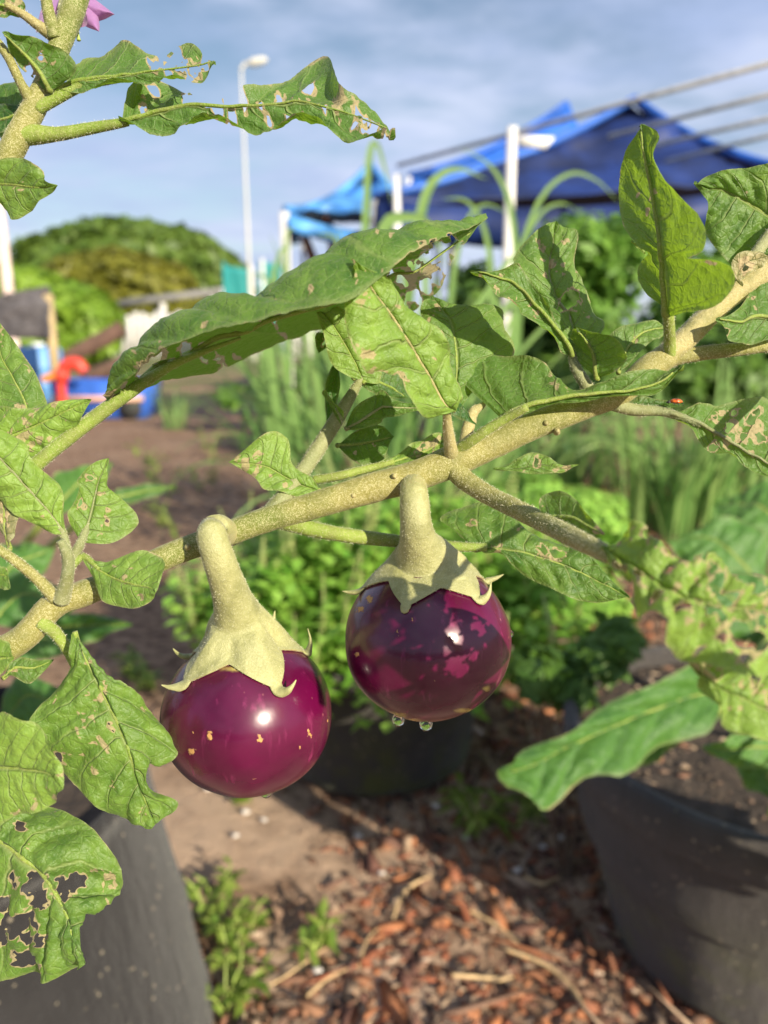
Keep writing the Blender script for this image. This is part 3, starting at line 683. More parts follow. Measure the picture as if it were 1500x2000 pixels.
bush('low green shrub behind the lemongrass at the foot of the white fence', [(520, 760, 40, 30, .25), (590, 740, 40, 35, .25), (450, 775, 35, 26, .2), (640, 770, 50, 40, .3)], 6.6, 1500, 0.04, 'bush', 63, 3)

bush('dense dark hedge behind the tall lemongrass below the canopies', [(700, 720, 90, 60, .4), (820, 690, 90, 70, .4), (940, 690, 90, 75, .4), (1060, 700, 90, 70, .4), (1000, 620, 70, 60, .3), (880, 640, 60, 50, .3), (930, 575, 50, 60, .3), (1020, 555, 50, 55, .3)], 5.0, 5200, 0.06, 'hedge', 64)
bush('leafy hedge at the far right behind the grass clumps', [(1180, 740, 90, 70, .4), (1300, 740, 100, 80, .4), (1430, 730, 110, 90, .4), (1520, 640, 90, 90, .4)], 4.2, 5200, 0.05, 'hedge', 65)
bush('sunny green herb patch just left of the basil pot', [(470, 1150, 60, 45, .12), (540, 1080, 60, 50, .12), (440, 1220, 40, 30, .1), (520, 1180, 60, 50, .12)], 1.75, 1900, 0.02, 'basil', 66, 4, 'herb', 'herb_patch')
bush('low bright herbs between the basil and the right eggplant leaves', [(1130, 1130, 70, 60, .15), (1200, 1060, 70, 50, .15), (1080, 1060, 70, 50, .15), (1180, 1180, 50, 40, .12)], 1.9, 2600, 0.02, 'basil', 67, 4, 'herb', 'herb_patch')

bush('dark leafy herb standing against the left side of the big right pot', [(1110, 1330, 45, 50, .06), (1050, 1310, 50, 50, .06), (1165, 1285, 45, 45, .06), (1210, 1240, 40, 35, .06)], 1.08, 900, 0.02, 'hedge', 68, 3, 'herb', 'herb_patch')

def blade(base, tipv, lean, length, width, droop, seed, n=16):
    """arching grass blade with a folded midrib; returns V, F"""
    s = np.linspace(0, 1, n); r = np.random.default_rng(seed)
    d = np.array((math.cos(lean), math.sin(lean), 0.0)); sw = np.array((-d[1], d[0], 0))
    th = tipv+droop*s**2.0
    step_ = length/(n-1); P = np.zeros((n, 3)); P[0] = base
    for i in range(1, n):
        a = th[i]; P[i] = P[i-1]+step_*(d*math.sin(a)+np.array((0, 0, math.cos(a))))
    tw = r.normal()*0.5
    wv = width*np.minimum(1, 0.45+s*2.2)*np.clip(1-s**1.5, 0.03, 1)
    V = []
    for i in range(n):
        nr = -d*math.cos(th[i])+np.array((0, 0, math.sin(th[i]))); e = sw*math.cos(tw*s[i])+nr*math.sin(tw*s[i])
        V += [P[i]-e*wv[i]+nr*wv[i]*0.35, P[i], P[i]+e*wv[i]+nr*wv[i]*0.35]
    V = np.array(V); V[:, 2] = np.maximum(V[:, 2], 0.004)
    F = [(3*i+j, 3*i+j+1, 3*i+j+4, 3*i+j+3) for i in range(n-1) for j in (0, 1)]
    return V, F
def grass_clump(label, base, n, hmin, hmax, width, seed, group='lemongrass clumps', extra=(), spread=0.12, tmax=0.55):
    r = np.random.default_rng(seed); r_ = root('lemongrass', base, label, 'grass clump', group)
    for k in range(n):
        a = r.random()*6.283; b = np.array(base)+np.array((math.cos(a), math.sin(a), 0))*spread*r.random()
        V, F = blade(b, 0.05+tmax*r.random()**1.5, a+r.normal()*0.5, hmin+(hmax-hmin)*r.random(), width*(0.7+0.6*r.random()), 0.5+1.9*r.random(), seed*100+k)
        tn = np.full(len(V), r.random()); part('blade', V, F, M['grass'], r_, attrs={'tint': np.clip(tn+np.linspace(-.1, .25, len(V)), 0, 1)})
    for k, (pts, w_) in enumerate(extra):
        P = catmull(np.array(pts), 18); s = np.linspace(0, 1, 18); wv = 0.62*w_*np.minimum(1, 0.6+s*2)*(np.clip(1-s**1.7, 0.02, 1))**0.9
        T = np.gradient(P, axis=0); e = np.cross(T, np.array((0.15, 1, 0.2))); e /= np.linalg.norm(e, axis=1)[:, None]
        nr = np.array((0, 0.35, 0)); V = np.stack([P-e*wv[:, None]-nr*wv[:, None], P, P+e*wv[:, None]-nr*wv[:, None]], 1).reshape(-1, 3)
        F = [(3*i+j, 3*i+j+1, 3*i+j+4, 3*i+j+3) for i in range(17) for j in (0, 1)]
        part('blade', V, F, M['grass'], r_, attrs={'tint': np.clip(np.full(len(V), 0.45)+np.linspace(0, .35, len(V)), 0, 1)})
    return r_
def pxs(pts, y): return [on_y(a, b, y) for a, b in pts]
yG = 2.75
cb = on_y(800, 800, yG)
ex = [(pxs([(705, 850), (708, 600), (716, 400), (722, 300), (735, 280), (752, 330), (765, 400)], yG), 0.024),
      (pxs([(770, 850), (800, 560), (826, 400), (856, 345), (900, 330), (950, 350)], yG+.05), 0.034),
      (pxs([(1000, 900), (1012, 620), (1000, 420), (962, 328), (900, 290)], yG-.05), 0.022),
      (pxs([(950, 880), (962, 640), (952, 470), (915, 395), (862, 388)], yG-.1), 0.020),
      (pxs([(1005, 900), (1008, 560), (1050, 400), (1110, 340), (1165, 352), (1208, 395)], yG), 0.017),
      (pxs([(1000, 880), (1012, 540), (1050, 425), (1105, 398), (1150, 440)], yG+.1), 0.015),
      (pxs([(870, 880), (880, 600), (905, 450), (945, 400), (1000, 420)], yG+.1), 0.018),
      (pxs([(690, 900), (680, 640), (672, 500), (660, 440)], yG+.1), 0.016),
      (pxs([(740, 860), (742, 600), (750, 450), (790, 425), (840, 440), (870, 520)], yG-.2), 0.040),
      (pxs([(560, 880), (540, 780), (528, 660), (515, 560)], yG-.3), 0.030),
      (pxs([(590, 880), (575, 800), (552, 700), (530, 620)], yG-.25), 0.022),
      (pxs([(640, 900), (630, 800), (615, 690), (600, 560)], yG-.1), 0.024),
      (pxs([(700, 900), (680, 800), (640, 700), (590, 610)], yG-.15), 0.026),
      (pxs([(900, 800), (940, 700), (990, 600), (1080, 540), (1140, 610)], yG-.2), 0.020),
      (pxs([(860, 820), (900, 660), (960, 560), (1010, 500), (1060, 560)], yG-.2), 0.024)]
rx_ = np.random.default_rng(17)
for k_ in range(26):                                        # broad upright blades
    x_ = 500+540*rx_.random(); l_ = rx_.normal()*55; h_ = 440+230*rx_.random(); bend_ = rx_.normal()*30
    ex.append((pxs([(x_, 900), (x_+l_*0.3, 900-(900-h_)*0.5), (x_+l_, h_+30), (x_+l_+bend_, h_)], yG+rx_.normal()*0.15), 0.015+0.014*rx_.random()))
ex2 = []
c2 = on_z(1330, 1040, 0.0)
for k_ in range(30):
    x_ = 1210+300*rx_.random(); l_ = rx_.normal()*30; h_ = 640+190*rx_.random()
    ex2.append((pxs([(x_, 1050), (x_+l_*0.3, 900), (x_+l_*0.7, h_+50), (x_+l_, h_)], float(c2[1])+rx_.normal()*0.12), 0.010+0.009*rx_.random()))
grass_clump('tall lemongrass clump arching behind the eggplant branch in front of the canopies', (cb[0], yG, 0), 130, 0.75, 1.3, 0.017, 71, extra=ex, spread=0.46, tmax=0.36)
c2 = on_z(620, 905, 0.0)
grass_clump('broad upright lemongrass tuft left of the tallest one under the long leaf', (c2[0], c2[1], 0), 46, 0.5, 0.95, 0.022, 79, spread=0.2, tmax=0.24)
c2 = on_z(1330, 1040, 0.0)
grass_clump('upright lemongrass clump at the right behind the big leaves', (c2[0], c2[1], 0), 130, 0.5, 0.85, 0.013, 72, extra=ex2, spread=0.32, tmax=0.22)
for kx, ky, lb_, sd_ in ((1110, 985, 'dense lemongrass clump in the middle right just above the basil patch', 76), (1500, 985, 'lemongrass clump at the right edge beside the blue-green leaves', 77), (960, 930, 'shorter lemongrass tuft directly behind the branch fork', 78)):
    c2 = on_z(kx, ky, 0.0); grass_clump(lb_, (c2[0], c2[1], 0), 80, 0.45, 0.8, 0.014, sd_, spread=0.26, tmax=0.28)
c3 = on_z(1420, 900, 0.0)
grass_clump('pale lemongrass clump farther back at the right edge', (c3[0]+0.1, c3[1], 0), 100, 0.6, 1.1, 0.015, 73, spread=0.46, tmax=0.4)
c4 = on_z(345, 838, 0.0)
grass_clump('small upright grass tuft on the bare soil below the long holed leaf', (c4[0], c4[1], 0), 40, 0.35, 0.6, 0.008, 74, spread=0.12, tmax=0.35)
c5 = on_z(470, 880, 0.0)
grass_clump('two or three lone grass blades left of the tall lemongrass', (c5[0], c5[1], 0), 5, 0.3, 0.45, 0.014, 75, spread=0.1, tmax=0.8)

# ------------------------------------------------------------------ pots
def pot(name, label, c, h, rt, rb, m, rim=0.03, lip=0.012, seed=1, wob=0.03, group=None):
    r_ = root(name, (*c, 0), label, 'plant pot', group); seg = 96
    prof = [(rb*0.92, 0.0), (rb, 0.015)]+[(rb+(rt-rb)*s, 0.015+(h-0.015-rim)*s) for s in np.linspace(0.04, 1, 26)]
    prof += [(rt+lip, h-rim+0.002), (rt+lip, h-0.006), (rt+lip-0.006, h), (rt-0.004, h), (rt-0.012, h-0.01), (rt-0.016, h*0.6), (rt*0.9, h*0.5)]
    V, F = lathe(prof, seg); th = np.arctan2(V[:, 1], V[:, 0]); s = 1+wob*(fbm(np.cos(th)*1.5+3, np.sin(th)*1.5+V[:, 2]*6, seed, 3)-0.45)
    V[:, 0] *= s; V[:, 1] *= s
    link('wall', mesh('wall', V, F, M[m]), r_)
    th = np.linspace(0, 2*math.pi, 48, endpoint=False); R = np.linspace(0.02, rt-0.012, 12)
    V = np.array([(a*math.cos(b), a*math.sin(b), h-0.035+0.02*float(fbm(a*30*math.cos(b), a*30*math.sin(b), seed, 3))) for a in R for b in th])
    F = [(i*48+j, i*48+(j+1) % 48, (i+1)*48+(j+1) % 48, (i+1)*48+j) for i in range(11) for j in range(48)]+[tuple(range(47, -1, -1))]
    link('soil', mesh('soil', V, F, M['soil']), r_)
    return r_
POT_M = (-0.02, 1.475); pot('plant_pot', 'black pot full of flowering basil behind the two eggplants', POT_M, 0.26, 0.225, 0.20, 'pot', seed=3, group='black plant pots')
POT_R = (0.532, 0.949); POT_RO = pot('plant_pot', 'big black pot at lower right striped by leaf shadows', POT_R, 0.335, 0.272, 0.195, 'pot', 0.055, 0.010, seed=4, group='black plant pots')
POT_L = (-0.50, 0.75); pot('grow_bag', 'charcoal felt grow bag at the lower left under the holed leaves', POT_L, 0.38, 0.231, 0.289, 'felt', 0.02, 0.004, 5, 0.06)

# ------------------------------------------------------------------ basil in the middle pot
def basil():
    r_ = root('basil_plant', (*POT_M, 0.24), 'bright green flowering basil bush filling the middle pot', 'basil')
    r = np.random.default_rng(81); LV, LF, LT = [], [], []; n0 = 0
    tips = []
    for k in range(230):
        a = r.random()*6.283; rad = 0.40*math.sqrt(r.random()); h = 0.24*r.random()**0.7*(1-0.45*(rad/0.40)**2)+0.06
        b = np.array((POT_M[0]+0.15*math.cos(a)*r.random(), POT_M[1]+0.12*math.sin(a)*r.random(), 0.235))
        t_ = np.array((POT_M[0]+rad*1.15*math.cos(a)+0.05, POT_M[1]+rad*0.8*math.sin(a), 0.24+h+(0.02 if rad < .25 else -0.06)))
        tips.append((b, t_))
        P = catmull([b, b*0.4+t_*0.6+np.array((0, 0, 0.04)), t_], 8)
        for q in range(3, 8):
            for z in range(10):
                aa = r.random()*6.283; L_ = 0.017+0.026*r.random(); d_ = np.array((math.cos(aa)+0.25, math.sin(aa)-0.35, -0.75+1.0*r.random())); d_ /= np.linalg.norm(d_)
                sw = np.cross(d_, (0, 0, 1.0)); sw /= np.linalg.norm(sw); nr = np.cross(sw, d_); o = P[q]+r.normal(size=3)*0.02
                LV += [o, o+d_*L_*0.5+sw*L_*0.33+nr*L_*0.10, o+d_*L_, o+d_*L_*0.5-sw*L_*0.33+nr*L_*0.10, o+d_*L_*0.55-nr*L_*0.02]
                LF += [(n0, n0+1, n0+4), (n0+1, n0+2, n0+4), (n0+2, n0+3, n0+4), (n0+3, n0, n0+4)]; n0 += 5; LT += [r.random()*0.8]*5
    o = part('foliage', np.array(LV), LF, M['basil'], r_, attrs={'tint': np.array(LT)}, smooth=False); o['kind'] = 'stuff'
    g_ = Geo()
    for b, t_ in tips: g_.tube([b, b*0.4+t_*0.6+np.array((0, 0, 0.04)), t_], [0.0025, 0.002, 0.0015], 5, 7)
    o = part('stems', *g_.get(), M['pistil'], r_); o.name = 'stem'; o['kind'] = 'stuff'
    protos = []
    for v in range(4):
        V, F, T = [], [], []; n = 0; H = 0.075+0.012*v
        for i in range(11):
            z = H*i/10; rr = 0.0062*(1-0.55*i/10)
            for q in range(6):
                aa = q*1.047+i*0.5; c = np.array((math.cos(aa), math.sin(aa), 0)); s_ = np.array((-c[1], c[0], 0))
                V += [c*rr*0.2+(0, 0, z), c*rr+s_*rr*0.45+(0, 0, z+0.002), c*rr*1.5+(0, 0, z-0.001), c*rr-s_*rr*0.45+(0, 0, z+0.002)]
                F += [(n, n+1, n+2, n+3)]; n += 4; T += [r.random()]*4
        tv, tf = tube([(0, 0, -0.03), (0, 0, H)], [0.0014, 0.0008], 5, 2); V += list(tv); F += [tuple(i+n for i in f) for f in tf]; T += [0.4]*len(tv)
        protos.append(mesh('flower_spike', np.array(V), F, M['spike'], attrs={'tint': np.array(T)}, smooth=False))
    for k, (b, t_) in enumerate(tips[:150]):
        o = link('flower_spike', protos[k % 4], r_, tuple(t_-np.array((*POT_M, 0.24))+np.array((0, 0, 0.015)))); o.rotation_euler = (r.normal()*0.22, r.normal()*0.22, r.random()*6)
basil()
bush('second basil patch with pale spikes behind the right eggplant', [(1130, 990, 90, 40, .2), (1050, 960, 60, 35, .2), (980, 990, 60, 45, .2)], 1.95, 2600, 0.016, 'basil', 82, 4, 'basil', 'basil_bush')

# ------------------------------------------------------------------ mulch chips, straw, weeds, pebbles
def chips(n, seed):
    r = np.random.default_rng(seed)
    y = 0.55+3.9*r.random(n*2)**1.5; x = (r.random(n*2)*2-1)*(0.55+y*0.62)
    pxx, pyy, _ = project(np.stack([x, y, np.zeros_like(x)], 1))
    bare = 0.35*np.clip((1500-pyy)/200, 0, 1)+0.75*np.clip((560-pxx)/160, 0, 1)*np.clip((1850-pyy)/120, 0, 1)+np.exp(-(((pxx-520)/190)**2+((pyy-1690)/150)**2))+0.8*np.exp(-(((pxx-420)/150)**2+((pyy-1560)/110)**2))
    k = (r.random(n*2) > bare*1.05)&(pyy > 780); x, y, pxx, pyy = x[k][:n], y[k][:n], pxx[k][:n], pyy[k][:n]; n = len(x)
    s = (0.0020+0.0038*r.random(n)+0.010*r.random(n)**6)*(0.9+0.25*y)
    o8 = np.array([(1, 0, 0), (-1, 0, 0), (0, 1, 0), (0, -1, 0), (0, 0, 1), (0, 0, -1), (.75, .7, .35), (-.7, -.6, .5)], float)
    of = np.array([(0, 6, 4), (6, 2, 4), (2, 1, 4), (1, 7, 4), (7, 3, 4), (3, 0, 4), (6, 0, 5), (2, 6, 5), (1, 2, 5), (7, 1, 5), (3, 7, 5), (0, 3, 5)])
    B = o8[None]*(0.7+0.6*r.random((n, 8, 1)))
    dim = np.stack([s*(1+2.6*r.random(n)**2), s*(0.6+.5*r.random(n)), s*(0.22+.45*r.random(n))], 1); lg = r.random(n) < 0.035; dim[lg, 0] *= 3.2; dim[lg, 1] *= 0.5; B = B*dim[:, None]
    a = r.random(n)*6.283; t_ = r.normal(size=n)*0.5
    ct, st = np.cos(t_)[:, None], np.sin(t_)[:, None]; X = B[..., 0]*ct-B[..., 2]*st; Z = B[..., 0]*st+B[..., 2]*ct; Y = B[..., 1]
    ca, sa = np.cos(a)[:, None], np.sin(a)[:, None]
    V = np.stack([X*ca-Y*sa+x[:, None], X*sa+Y*ca+y[:, None], Z+(ground_z(x, y)+dim[:, 2]*0.3)[:, None]], -1)
    F = (of[None]+np.arange(n)[:, None, None]*8).reshape(-1, 3)
    pal = np.array([(.24, .075, .035), (.32, .12, .05), (.12, .05, .035), (.19, .10, .065), (.36, .25, .17), (.055, .035, .028), (.40, .15, .06), (.45, .34, .26)])
    w_ = np.array([.2, .14, .18, .15, .11, .12, .06, .04]); c = pal[r.choice(8, n, p=w_)]*(0.75+0.5*r.random((n, 1)))
    brown = np.clip((pxx < 650)*0.55+r.random(n)*0.35, 0, 1)[:, None]; c = c*(1-brown*0.6)+np.array((.24, .165, .11))*brown*0.6
    return V.reshape(-1, 3), F, np.repeat(c, 8, 0)
V, F, T = chips(26000, 91)
o = link('mulch_chips', mesh('mulch_chips', V, F, M['chip'], smooth=False, attrs={'tone': T})); tag(o, 'reddish brown bark and lava chips strewn over the soil', 'mulch', kind='stuff')

def ground_tube(name, pts, r, m, label, cat, group=None, lift=0.006):
    P = [on_z(a, b, 0) for a, b in pts]
    P = np.array([(p[0], p[1], float(ground_z(p[0], p[1]))+lift+(l or 0)) for p, l in zip(P, [0]*len(P))])
    r = np.array(r)*0.55; r[-1] *= 0.4; V, F = tube(P, r, 8, rough=0.5, seed=len(pts)); V2 = V-P[0]; V2[:, 2] = V2[:, 2]
    o = link(name, mesh(name, V2, F, M[m]), None, P[0]); tag(o, label, cat, group); return o
STW = 'dry straw stalks on the mulch'
for pts, r, lab in (([(768, 1800), (782, 1760), (805, 1735), (842, 1715)], [.004, .005, .006, .006], 'pale curved straw stalk upright near the middle of the mulch'),
                    ([(882, 1920), (930, 1921), (975, 1922), (1002, 1919)], [.005, .005, .006, .005], 'short bright straw stalk lying level near the bottom edge'),
                    ([(985, 1862), (1060, 1890), (1110, 1930), (1150, 1990)], [.004, .005, .006, .006], 'long bent straw stalk beside the big right pot'),
                    ([(870, 1780), (920, 1790), (970, 1815), (1010, 1850)], [.004, .004, .005, .004], 'thin straw stalk across the red chips above the long bent one'),
                    ([(1025, 1715), (1060, 1728), (1095, 1712)], [.004, .005, .004], 'dull straw stalk in the shade of the right pot'),
                    ([(510, 1945), (560, 1915), (610, 1880), (640, 1860)], [.003, .003, .004, .003], 'greenish straw stalk by the small bright sprout'),
                    ([(600, 1960), (640, 1925), (680, 1905)], [.004, .004, .004], 'grey straw stalk near the bottom centre among chips'),
                    ([(700, 1900), (715, 1850), (740, 1820)], [.003, .003, .003], 'faint thin straw stalk left of the pale upright one')):
    ground_tube('straw_stalk', pts, r, 'straw', lab, 'straw', STW, 0.012)
r = np.random.default_rng(93)
peb = [(480, 1590), (460, 1640), (515, 1605), (620, 1905), (745, 1710), (700, 1640), (1060, 1655), (1095, 1640), (850, 1580), (1010, 1700), (910, 1640), (405, 1545)]
plab = ['white pebble just under the left eggplant', 'dull pebble on the flat soil right of the grow bag', 'small pale pebble under the drop of the left eggplant', 'grey pebble by the little sprout at the bottom', 'white pebble above the pale curved straw stalk', 'pinkish pebble among the red chips below the pots', 'pale pebble in the shade left of the big right pot', 'small pebble at the foot of the big right pot', 'pebble in the dark shade below the basil pot', 'pebble by the dull straw stalk in the shade', 'pebble in the shade between the two black pots', 'pale pebble on the path left of the left eggplant']
for (px, py), lb in zip(peb, plab):
    p = on_z(px, py, 0); th = np.linspace(0, 2*math.pi, 12, endpoint=False); s = 0.004+0.003*r.random()
    V, F = lathe([(0.0, -s*.5), (s*.7, -s*.35), (s, 0), (s*.8, s*.45), (s*.3, s*.65), (0, s*.68)], 12); V = V*np.array((1.25, 0.9, 1))*(1+0.15*r.normal(size=(len(V), 1)))
    o = link('pebble', mesh('pebble', V, F, M['pebble']), None, (p[0], p[1], float(ground_z(p[0], p[1]))+s*0.5+0.006)); tag(o, lb, 'pebble', 'pale pebbles on the mulch')

def weed(label, pts, h, n, seed, material='weed', lw=0.006, ll=0.03, name='weed'):
    r = np.random.default_rng(seed); b0 = on_z(*pts[0], 0); r_ = root(name, (b0[0], b0[1], 0), label, 'weed')
    V, F, T = [], [], []; k = 0; g_ = Geo()
    for (px, py) in pts:
        b = on_z(px, py, 0)
        for q in range(n):
            a = r.random()*6.283; t_ = b+np.array((math.cos(a)*h*0.5, math.sin(a)*h*0.5, h*(0.5+0.6*r.random())))
            g_.tube([b, (b+t_)/2+np.array((0, 0, h*.15)), t_], [0.0016, 0.0013, 0.0008], 5, 6)
            for z in range(7):
                o = b+(t_-b)*(0.3+0.7*r.random()); aa = r.random()*6.283; d_ = np.array((math.cos(aa), math.sin(aa), r.normal()*0.4+0.2)); d_ /= np.linalg.norm(d_)
                sw = np.cross(d_, (0, 0, 1.0)); sw /= np.linalg.norm(sw); L_ = ll*(0.5+0.8*r.random()); w_ = lw*(0.7+.6*r.random())
                V += [o, o+d_*L_*.45+sw*w_+(0, 0, w_*.4), o+d_*L_-(0, 0, L_*.15), o+d_*L_*.45-sw*w_+(0, 0, w_*.4)]; F += [(k, k+1, k+2, k+3)]; k += 4; T += [r.random()]*4
    part('leaves', np.array(V), F, M[material], r_, attrs={'tint': np.array(T)}, smooth=False).name = 'foliage'
    part('stem', *g_.get(), M['pistil'], r_)
weed('bright green feathery weeds beside the charcoal grow bag', [(420, 1760), (440, 1840), (450, 1900), (470, 1960), (410, 1800), (480, 1830), (440, 1980)], 0.065, 4, 101, ll=0.026, lw=0.005)
weed('tiny bright sprout in the mulch near the bottom', [(612, 1868), (618, 1862)], 0.05, 2, 102, ll=0.045, lw=0.005)
weed('small weed on the path under the left eggplant', [(468, 1565), (475, 1570)], 0.03, 4, 103, ll=0.02)
weed('weeds in the shade between the black pots', [(950, 1610), (1010, 1620), (930, 1640)], 0.10, 3, 104, ll=0.05)
weed('thin seedling weeds on the brown soil at middle left', [(330, 980), (390, 960), (350, 1060), (410, 900), (300, 930)], 0.26, 4, 105, ll=0.06, lw=0.012)
weed('low weeds at the edge of the soil far left of the lemongrass', [(540, 850), (590, 870), (630, 860), (480, 830)], 0.18, 5, 106, ll=0.08, lw=0.016)
weed('bright low weeds at the left of the basil pot', [(520, 1260), (480, 1240), (540, 1300), (500, 1300)], 0.16, 6, 107, 'basil', ll=0.05, lw=0.012)
weed('yellowish weeds on the soil left of the basil', [(270, 1330), (290, 1350), (255, 1310)], 0.06, 5, 108, ll=0.03)

# ------------------------------------------------------------------ leaf builder
def leaf(parent, st, d, off=(0.0, 0.0), under=False, holes=(), spots=(), chew=0.02, m='leaf', tint=0.5, bend=0.0, puck=0.0006, petiole=None, pm='petiole',
         seed=0, tipd=None, rib=True, name='leaf', marg=0.02, vpos=None, ref=None, curlp=1.0, dense=1.0, label=None, prad=None, wavy=1.0, hs=1.25):
    """st: rows of points across the blade, base to tip, as directions (px, py); d = depth at base (and tip, or a list per row);
    off = how much deeper (m per 150 px) the left/right halves lie than the midrib. holes/spots: (px, py, r)"""
    K = max(len(s) for s in st)
    vp = np.array(vpos if vpos is not None else np.linspace(-1, 1, K)); mi = int(np.argmin(abs(vp)))
    rows = []
    for s in st:
        rows.append([s[0]]*K if len(s) == 1 else list(s))
    R = np.array(rows, float); n = len(R)
    if np.ndim(d) == 0: d = (d, d)
    dd = np.interp(np.linspace(0, 1, n), np.linspace(0, 1, len(d)), d)
    D = np.repeat(dd[:, None], K, 1)
    if callable(off): D = D+off(R, vp)
    else:
        for k in range(K):
            dist = np.linalg.norm(R[:, k]-R[:, mi], axis=1)/150
            D[:, k] += (off[0] if vp[k] < 0 else off[1])*dist**curlp
    G = np.concatenate([R, D[..., None]], -1)
    ln = np.sum(np.linalg.norm(np.diff(R[:, mi], axis=0), axis=1)); wd = np.max(np.sum(np.linalg.norm(np.diff(R, axis=1), axis=-1), axis=1))
    nu = int(np.clip(ln/4.0*dense, 28, 130)); nv = int(np.clip(wd/4.0*dense, 18, 90))
    A = catmull(G, nu)                                        # nu,K,3
    v = np.linspace(-1, 1, nv); u = np.linspace(0, 1, nu)
    if K == 3:
        S = np.abs(v)[None, :, None]; E = np.where((v < 0)[None, :, None], A[:, :1], A[:, 2:]); Mid = A[:, 1:2]
        B = Mid+(E-Mid)*S
    else:
        vs = vp; i = np.clip(np.searchsorted(vs, v, side='right')-1, 0, K-2); f = ((v-vs[i])/(vs[i+1]-vs[i]))[None, :, None]
        p1, p2 = A[:, i], A[:, i+1]; p0 = np.where((i > 0)[None, :, None], A[:, np.maximum(i-1, 0)], 2*p1-p2); p3 = np.where((i < K-2)[None, :, None], A[:, np.minimum(i+2, K-1)], 2*p2-p1)
        B = 0.5*(2*p1+(p2-p0)*f+(2*p0-5*p1+4*p2-p3)*f*f+(3*p1-p0-3*p2+p3)*f**3)
    UU, VV = np.meshgrid(u, v, indexing='ij'); AV = np.abs(VV)
    if marg:                                                  # uneven margin
        c = A[:, mi:mi+1]; wig = 1+marg*2*(fbm(UU*22+seed*3.1, VV*0.7+(VV > 0)*9, seed, 3)-0.45)*AV**3
        B[..., :2] = c[..., :2]+(B[..., :2]-c[..., :2])*wig[..., None]
    P = at(B[..., 0], B[..., 1], B[..., 2])
    def normals(P):
        du = np.gradient(P, axis=0); dv = np.gradient(P, axis=1); N = np.cross(du, dv); return N/(np.linalg.norm(N, axis=-1)[..., None]+1e-12)
    N = normals(P)
    # which side is the upper one
    j0 = nv//2; vd = P[nu//5:-nu//5, :]-C0; dots = np.sum(N[nu//5:-nu//5]*vd, -1)
    if ref is not None: dots = dots[:, int(nv*ref[0]):int(nv*ref[1])]
    facing = np.mean(dots) < 0
    flip = (facing == under)
    Nt = -N if flip else N                                    # points out of the upper side
    ph = (UU-0.17*AV**1.25)*7.0+(VV > 0)*0.37
    sc_ = ln/420
    lump = np.abs(np.sin(math.pi*ph))**0.7*np.sin(math.pi*np.clip(AV, 0, 1))**0.8*(0.4+0.6*np.sin(math.pi*UU))
    hgt = puck*sc_*2.6*lump+puck*2.2*(fbm(B[..., 0]/16, B[..., 1]/16, seed+2, 4)-0.45)+puck*4.5*sc_*wavy*(fbm(UU*5+seed, VV*1.6+9, seed+5, 3)-0.45)*AV+puck*3.2*sc_*wavy*np.sin(UU*19+seed+2*(VV > 0))*AV**3
    hgt = hgt-0.0007*np.exp(-(VV/0.05)**2)
    if bend: hgt = hgt-bend*AV**2
    P = P+Nt*hgt[..., None]
    # fields: keep > 0
    keep = np.full(UU.shape, 1.0); px, py = B[..., 0], B[..., 1]; nz = fbm(px/9+seed, py/9, seed+1, 4)-0.45
    wx = px+22*(fbm(px/26+seed*1.7, py/26, seed+11, 3)-0.44)+8*(vn(px/6, py/6, seed)-.5); wy = py+22*(fbm(px/26, py/26+seed*2.3, seed+13, 3)-0.44)+8*(vn(px/6, py/6, seed+5)-.5)
    dmg = np.zeros(UU.shape); rs = np.random.default_rng(seed+900)
    sp2 = []
    for h in spots:
        k_ = 0.5+0.5*rs.random(); sp2.append((h[0], h[1], h[2]*k_))
        for q_ in range(3): a_ = rs.random()*6.28; sp2.append((h[0]+math.cos(a_)*h[2]*1.5, h[1]+math.sin(a_)*h[2]*1.5, h[2]*(0.12+0.25*rs.random())))
    spots = sp2
    holes = [(h[0], h[1], h[2]*hs, *h[3:]) for h in holes]
    for h in holes:
        ex = h[3] if len(h) > 3 else 1.0
        q = np.sqrt((wx-h[0])**2+((wy-h[1])*ex)**2)/h[2]-1+nz*1.5
        keep = np.minimum(keep, q*h[2]/12); dmg = np.maximum(dmg, np.clip(0.95-q*h[2]/7.0, 0, 1))
    for h in spots:
        q = np.sqrt((wx-h[0])**2+(wy-h[1])**2)/h[2]; dmg = np.maximum(dmg, np.clip(1.15-q*0.8+nz*1.6, 0, 0.95))
    e = (1-AV)+chew*1.5*(fbm(UU*30+seed, VV*3, seed+8, 3)-0.62)
    keep = np.minimum(keep, e*10+0.02)
    rim = np.clip(1-(1-AV)*wd/14, 0, 1)
    dmg = np.maximum(dmg, np.clip(0.62*rim+(fbm(UU*12+seed*2, VV*2, seed+4, 3)-0.62)*2.2*rim, 0, 1))
    D8 = np.concatenate([P, UU[..., None], (VV[..., None]+1)/2, dmg[..., None], rim[..., None]], -1).reshape(-1, 7)
    kp = keep.reshape(-1); idx = np.arange(nu*nv).reshape(nu, nv)
    Q = np.stack([idx[:-1, :-1], idx[1:, :-1], idx[1:, 1:], idx[:-1, 1:]], -1).reshape(-1, 4)
    pos = (kp[Q] > 0).sum(1); F = [tuple(q) for q in Q[pos == 4]]
    extra = []; ek = {}
    def cut(a, b):
        key = (min(a, b), max(a, b))
        if key not in ek:
            t_ = kp[a]/(kp[a]-kp[b]); ek[key] = len(D8)+len(extra); extra.append(D8[a]+(D8[b]-D8[a])*t_)
        return ek[key]
    for q in Q[(pos > 0)&(pos < 4)]:
        poly = []
        for a, b in zip(q, np.roll(q, -1)):
            a, b = int(a), int(b)
            if kp[a] > 0: poly.append(a)
            if (kp[a] > 0) != (kp[b] > 0): poly.append(cut(a, b))
        if len(poly) > 2: F.append(tuple(poly))
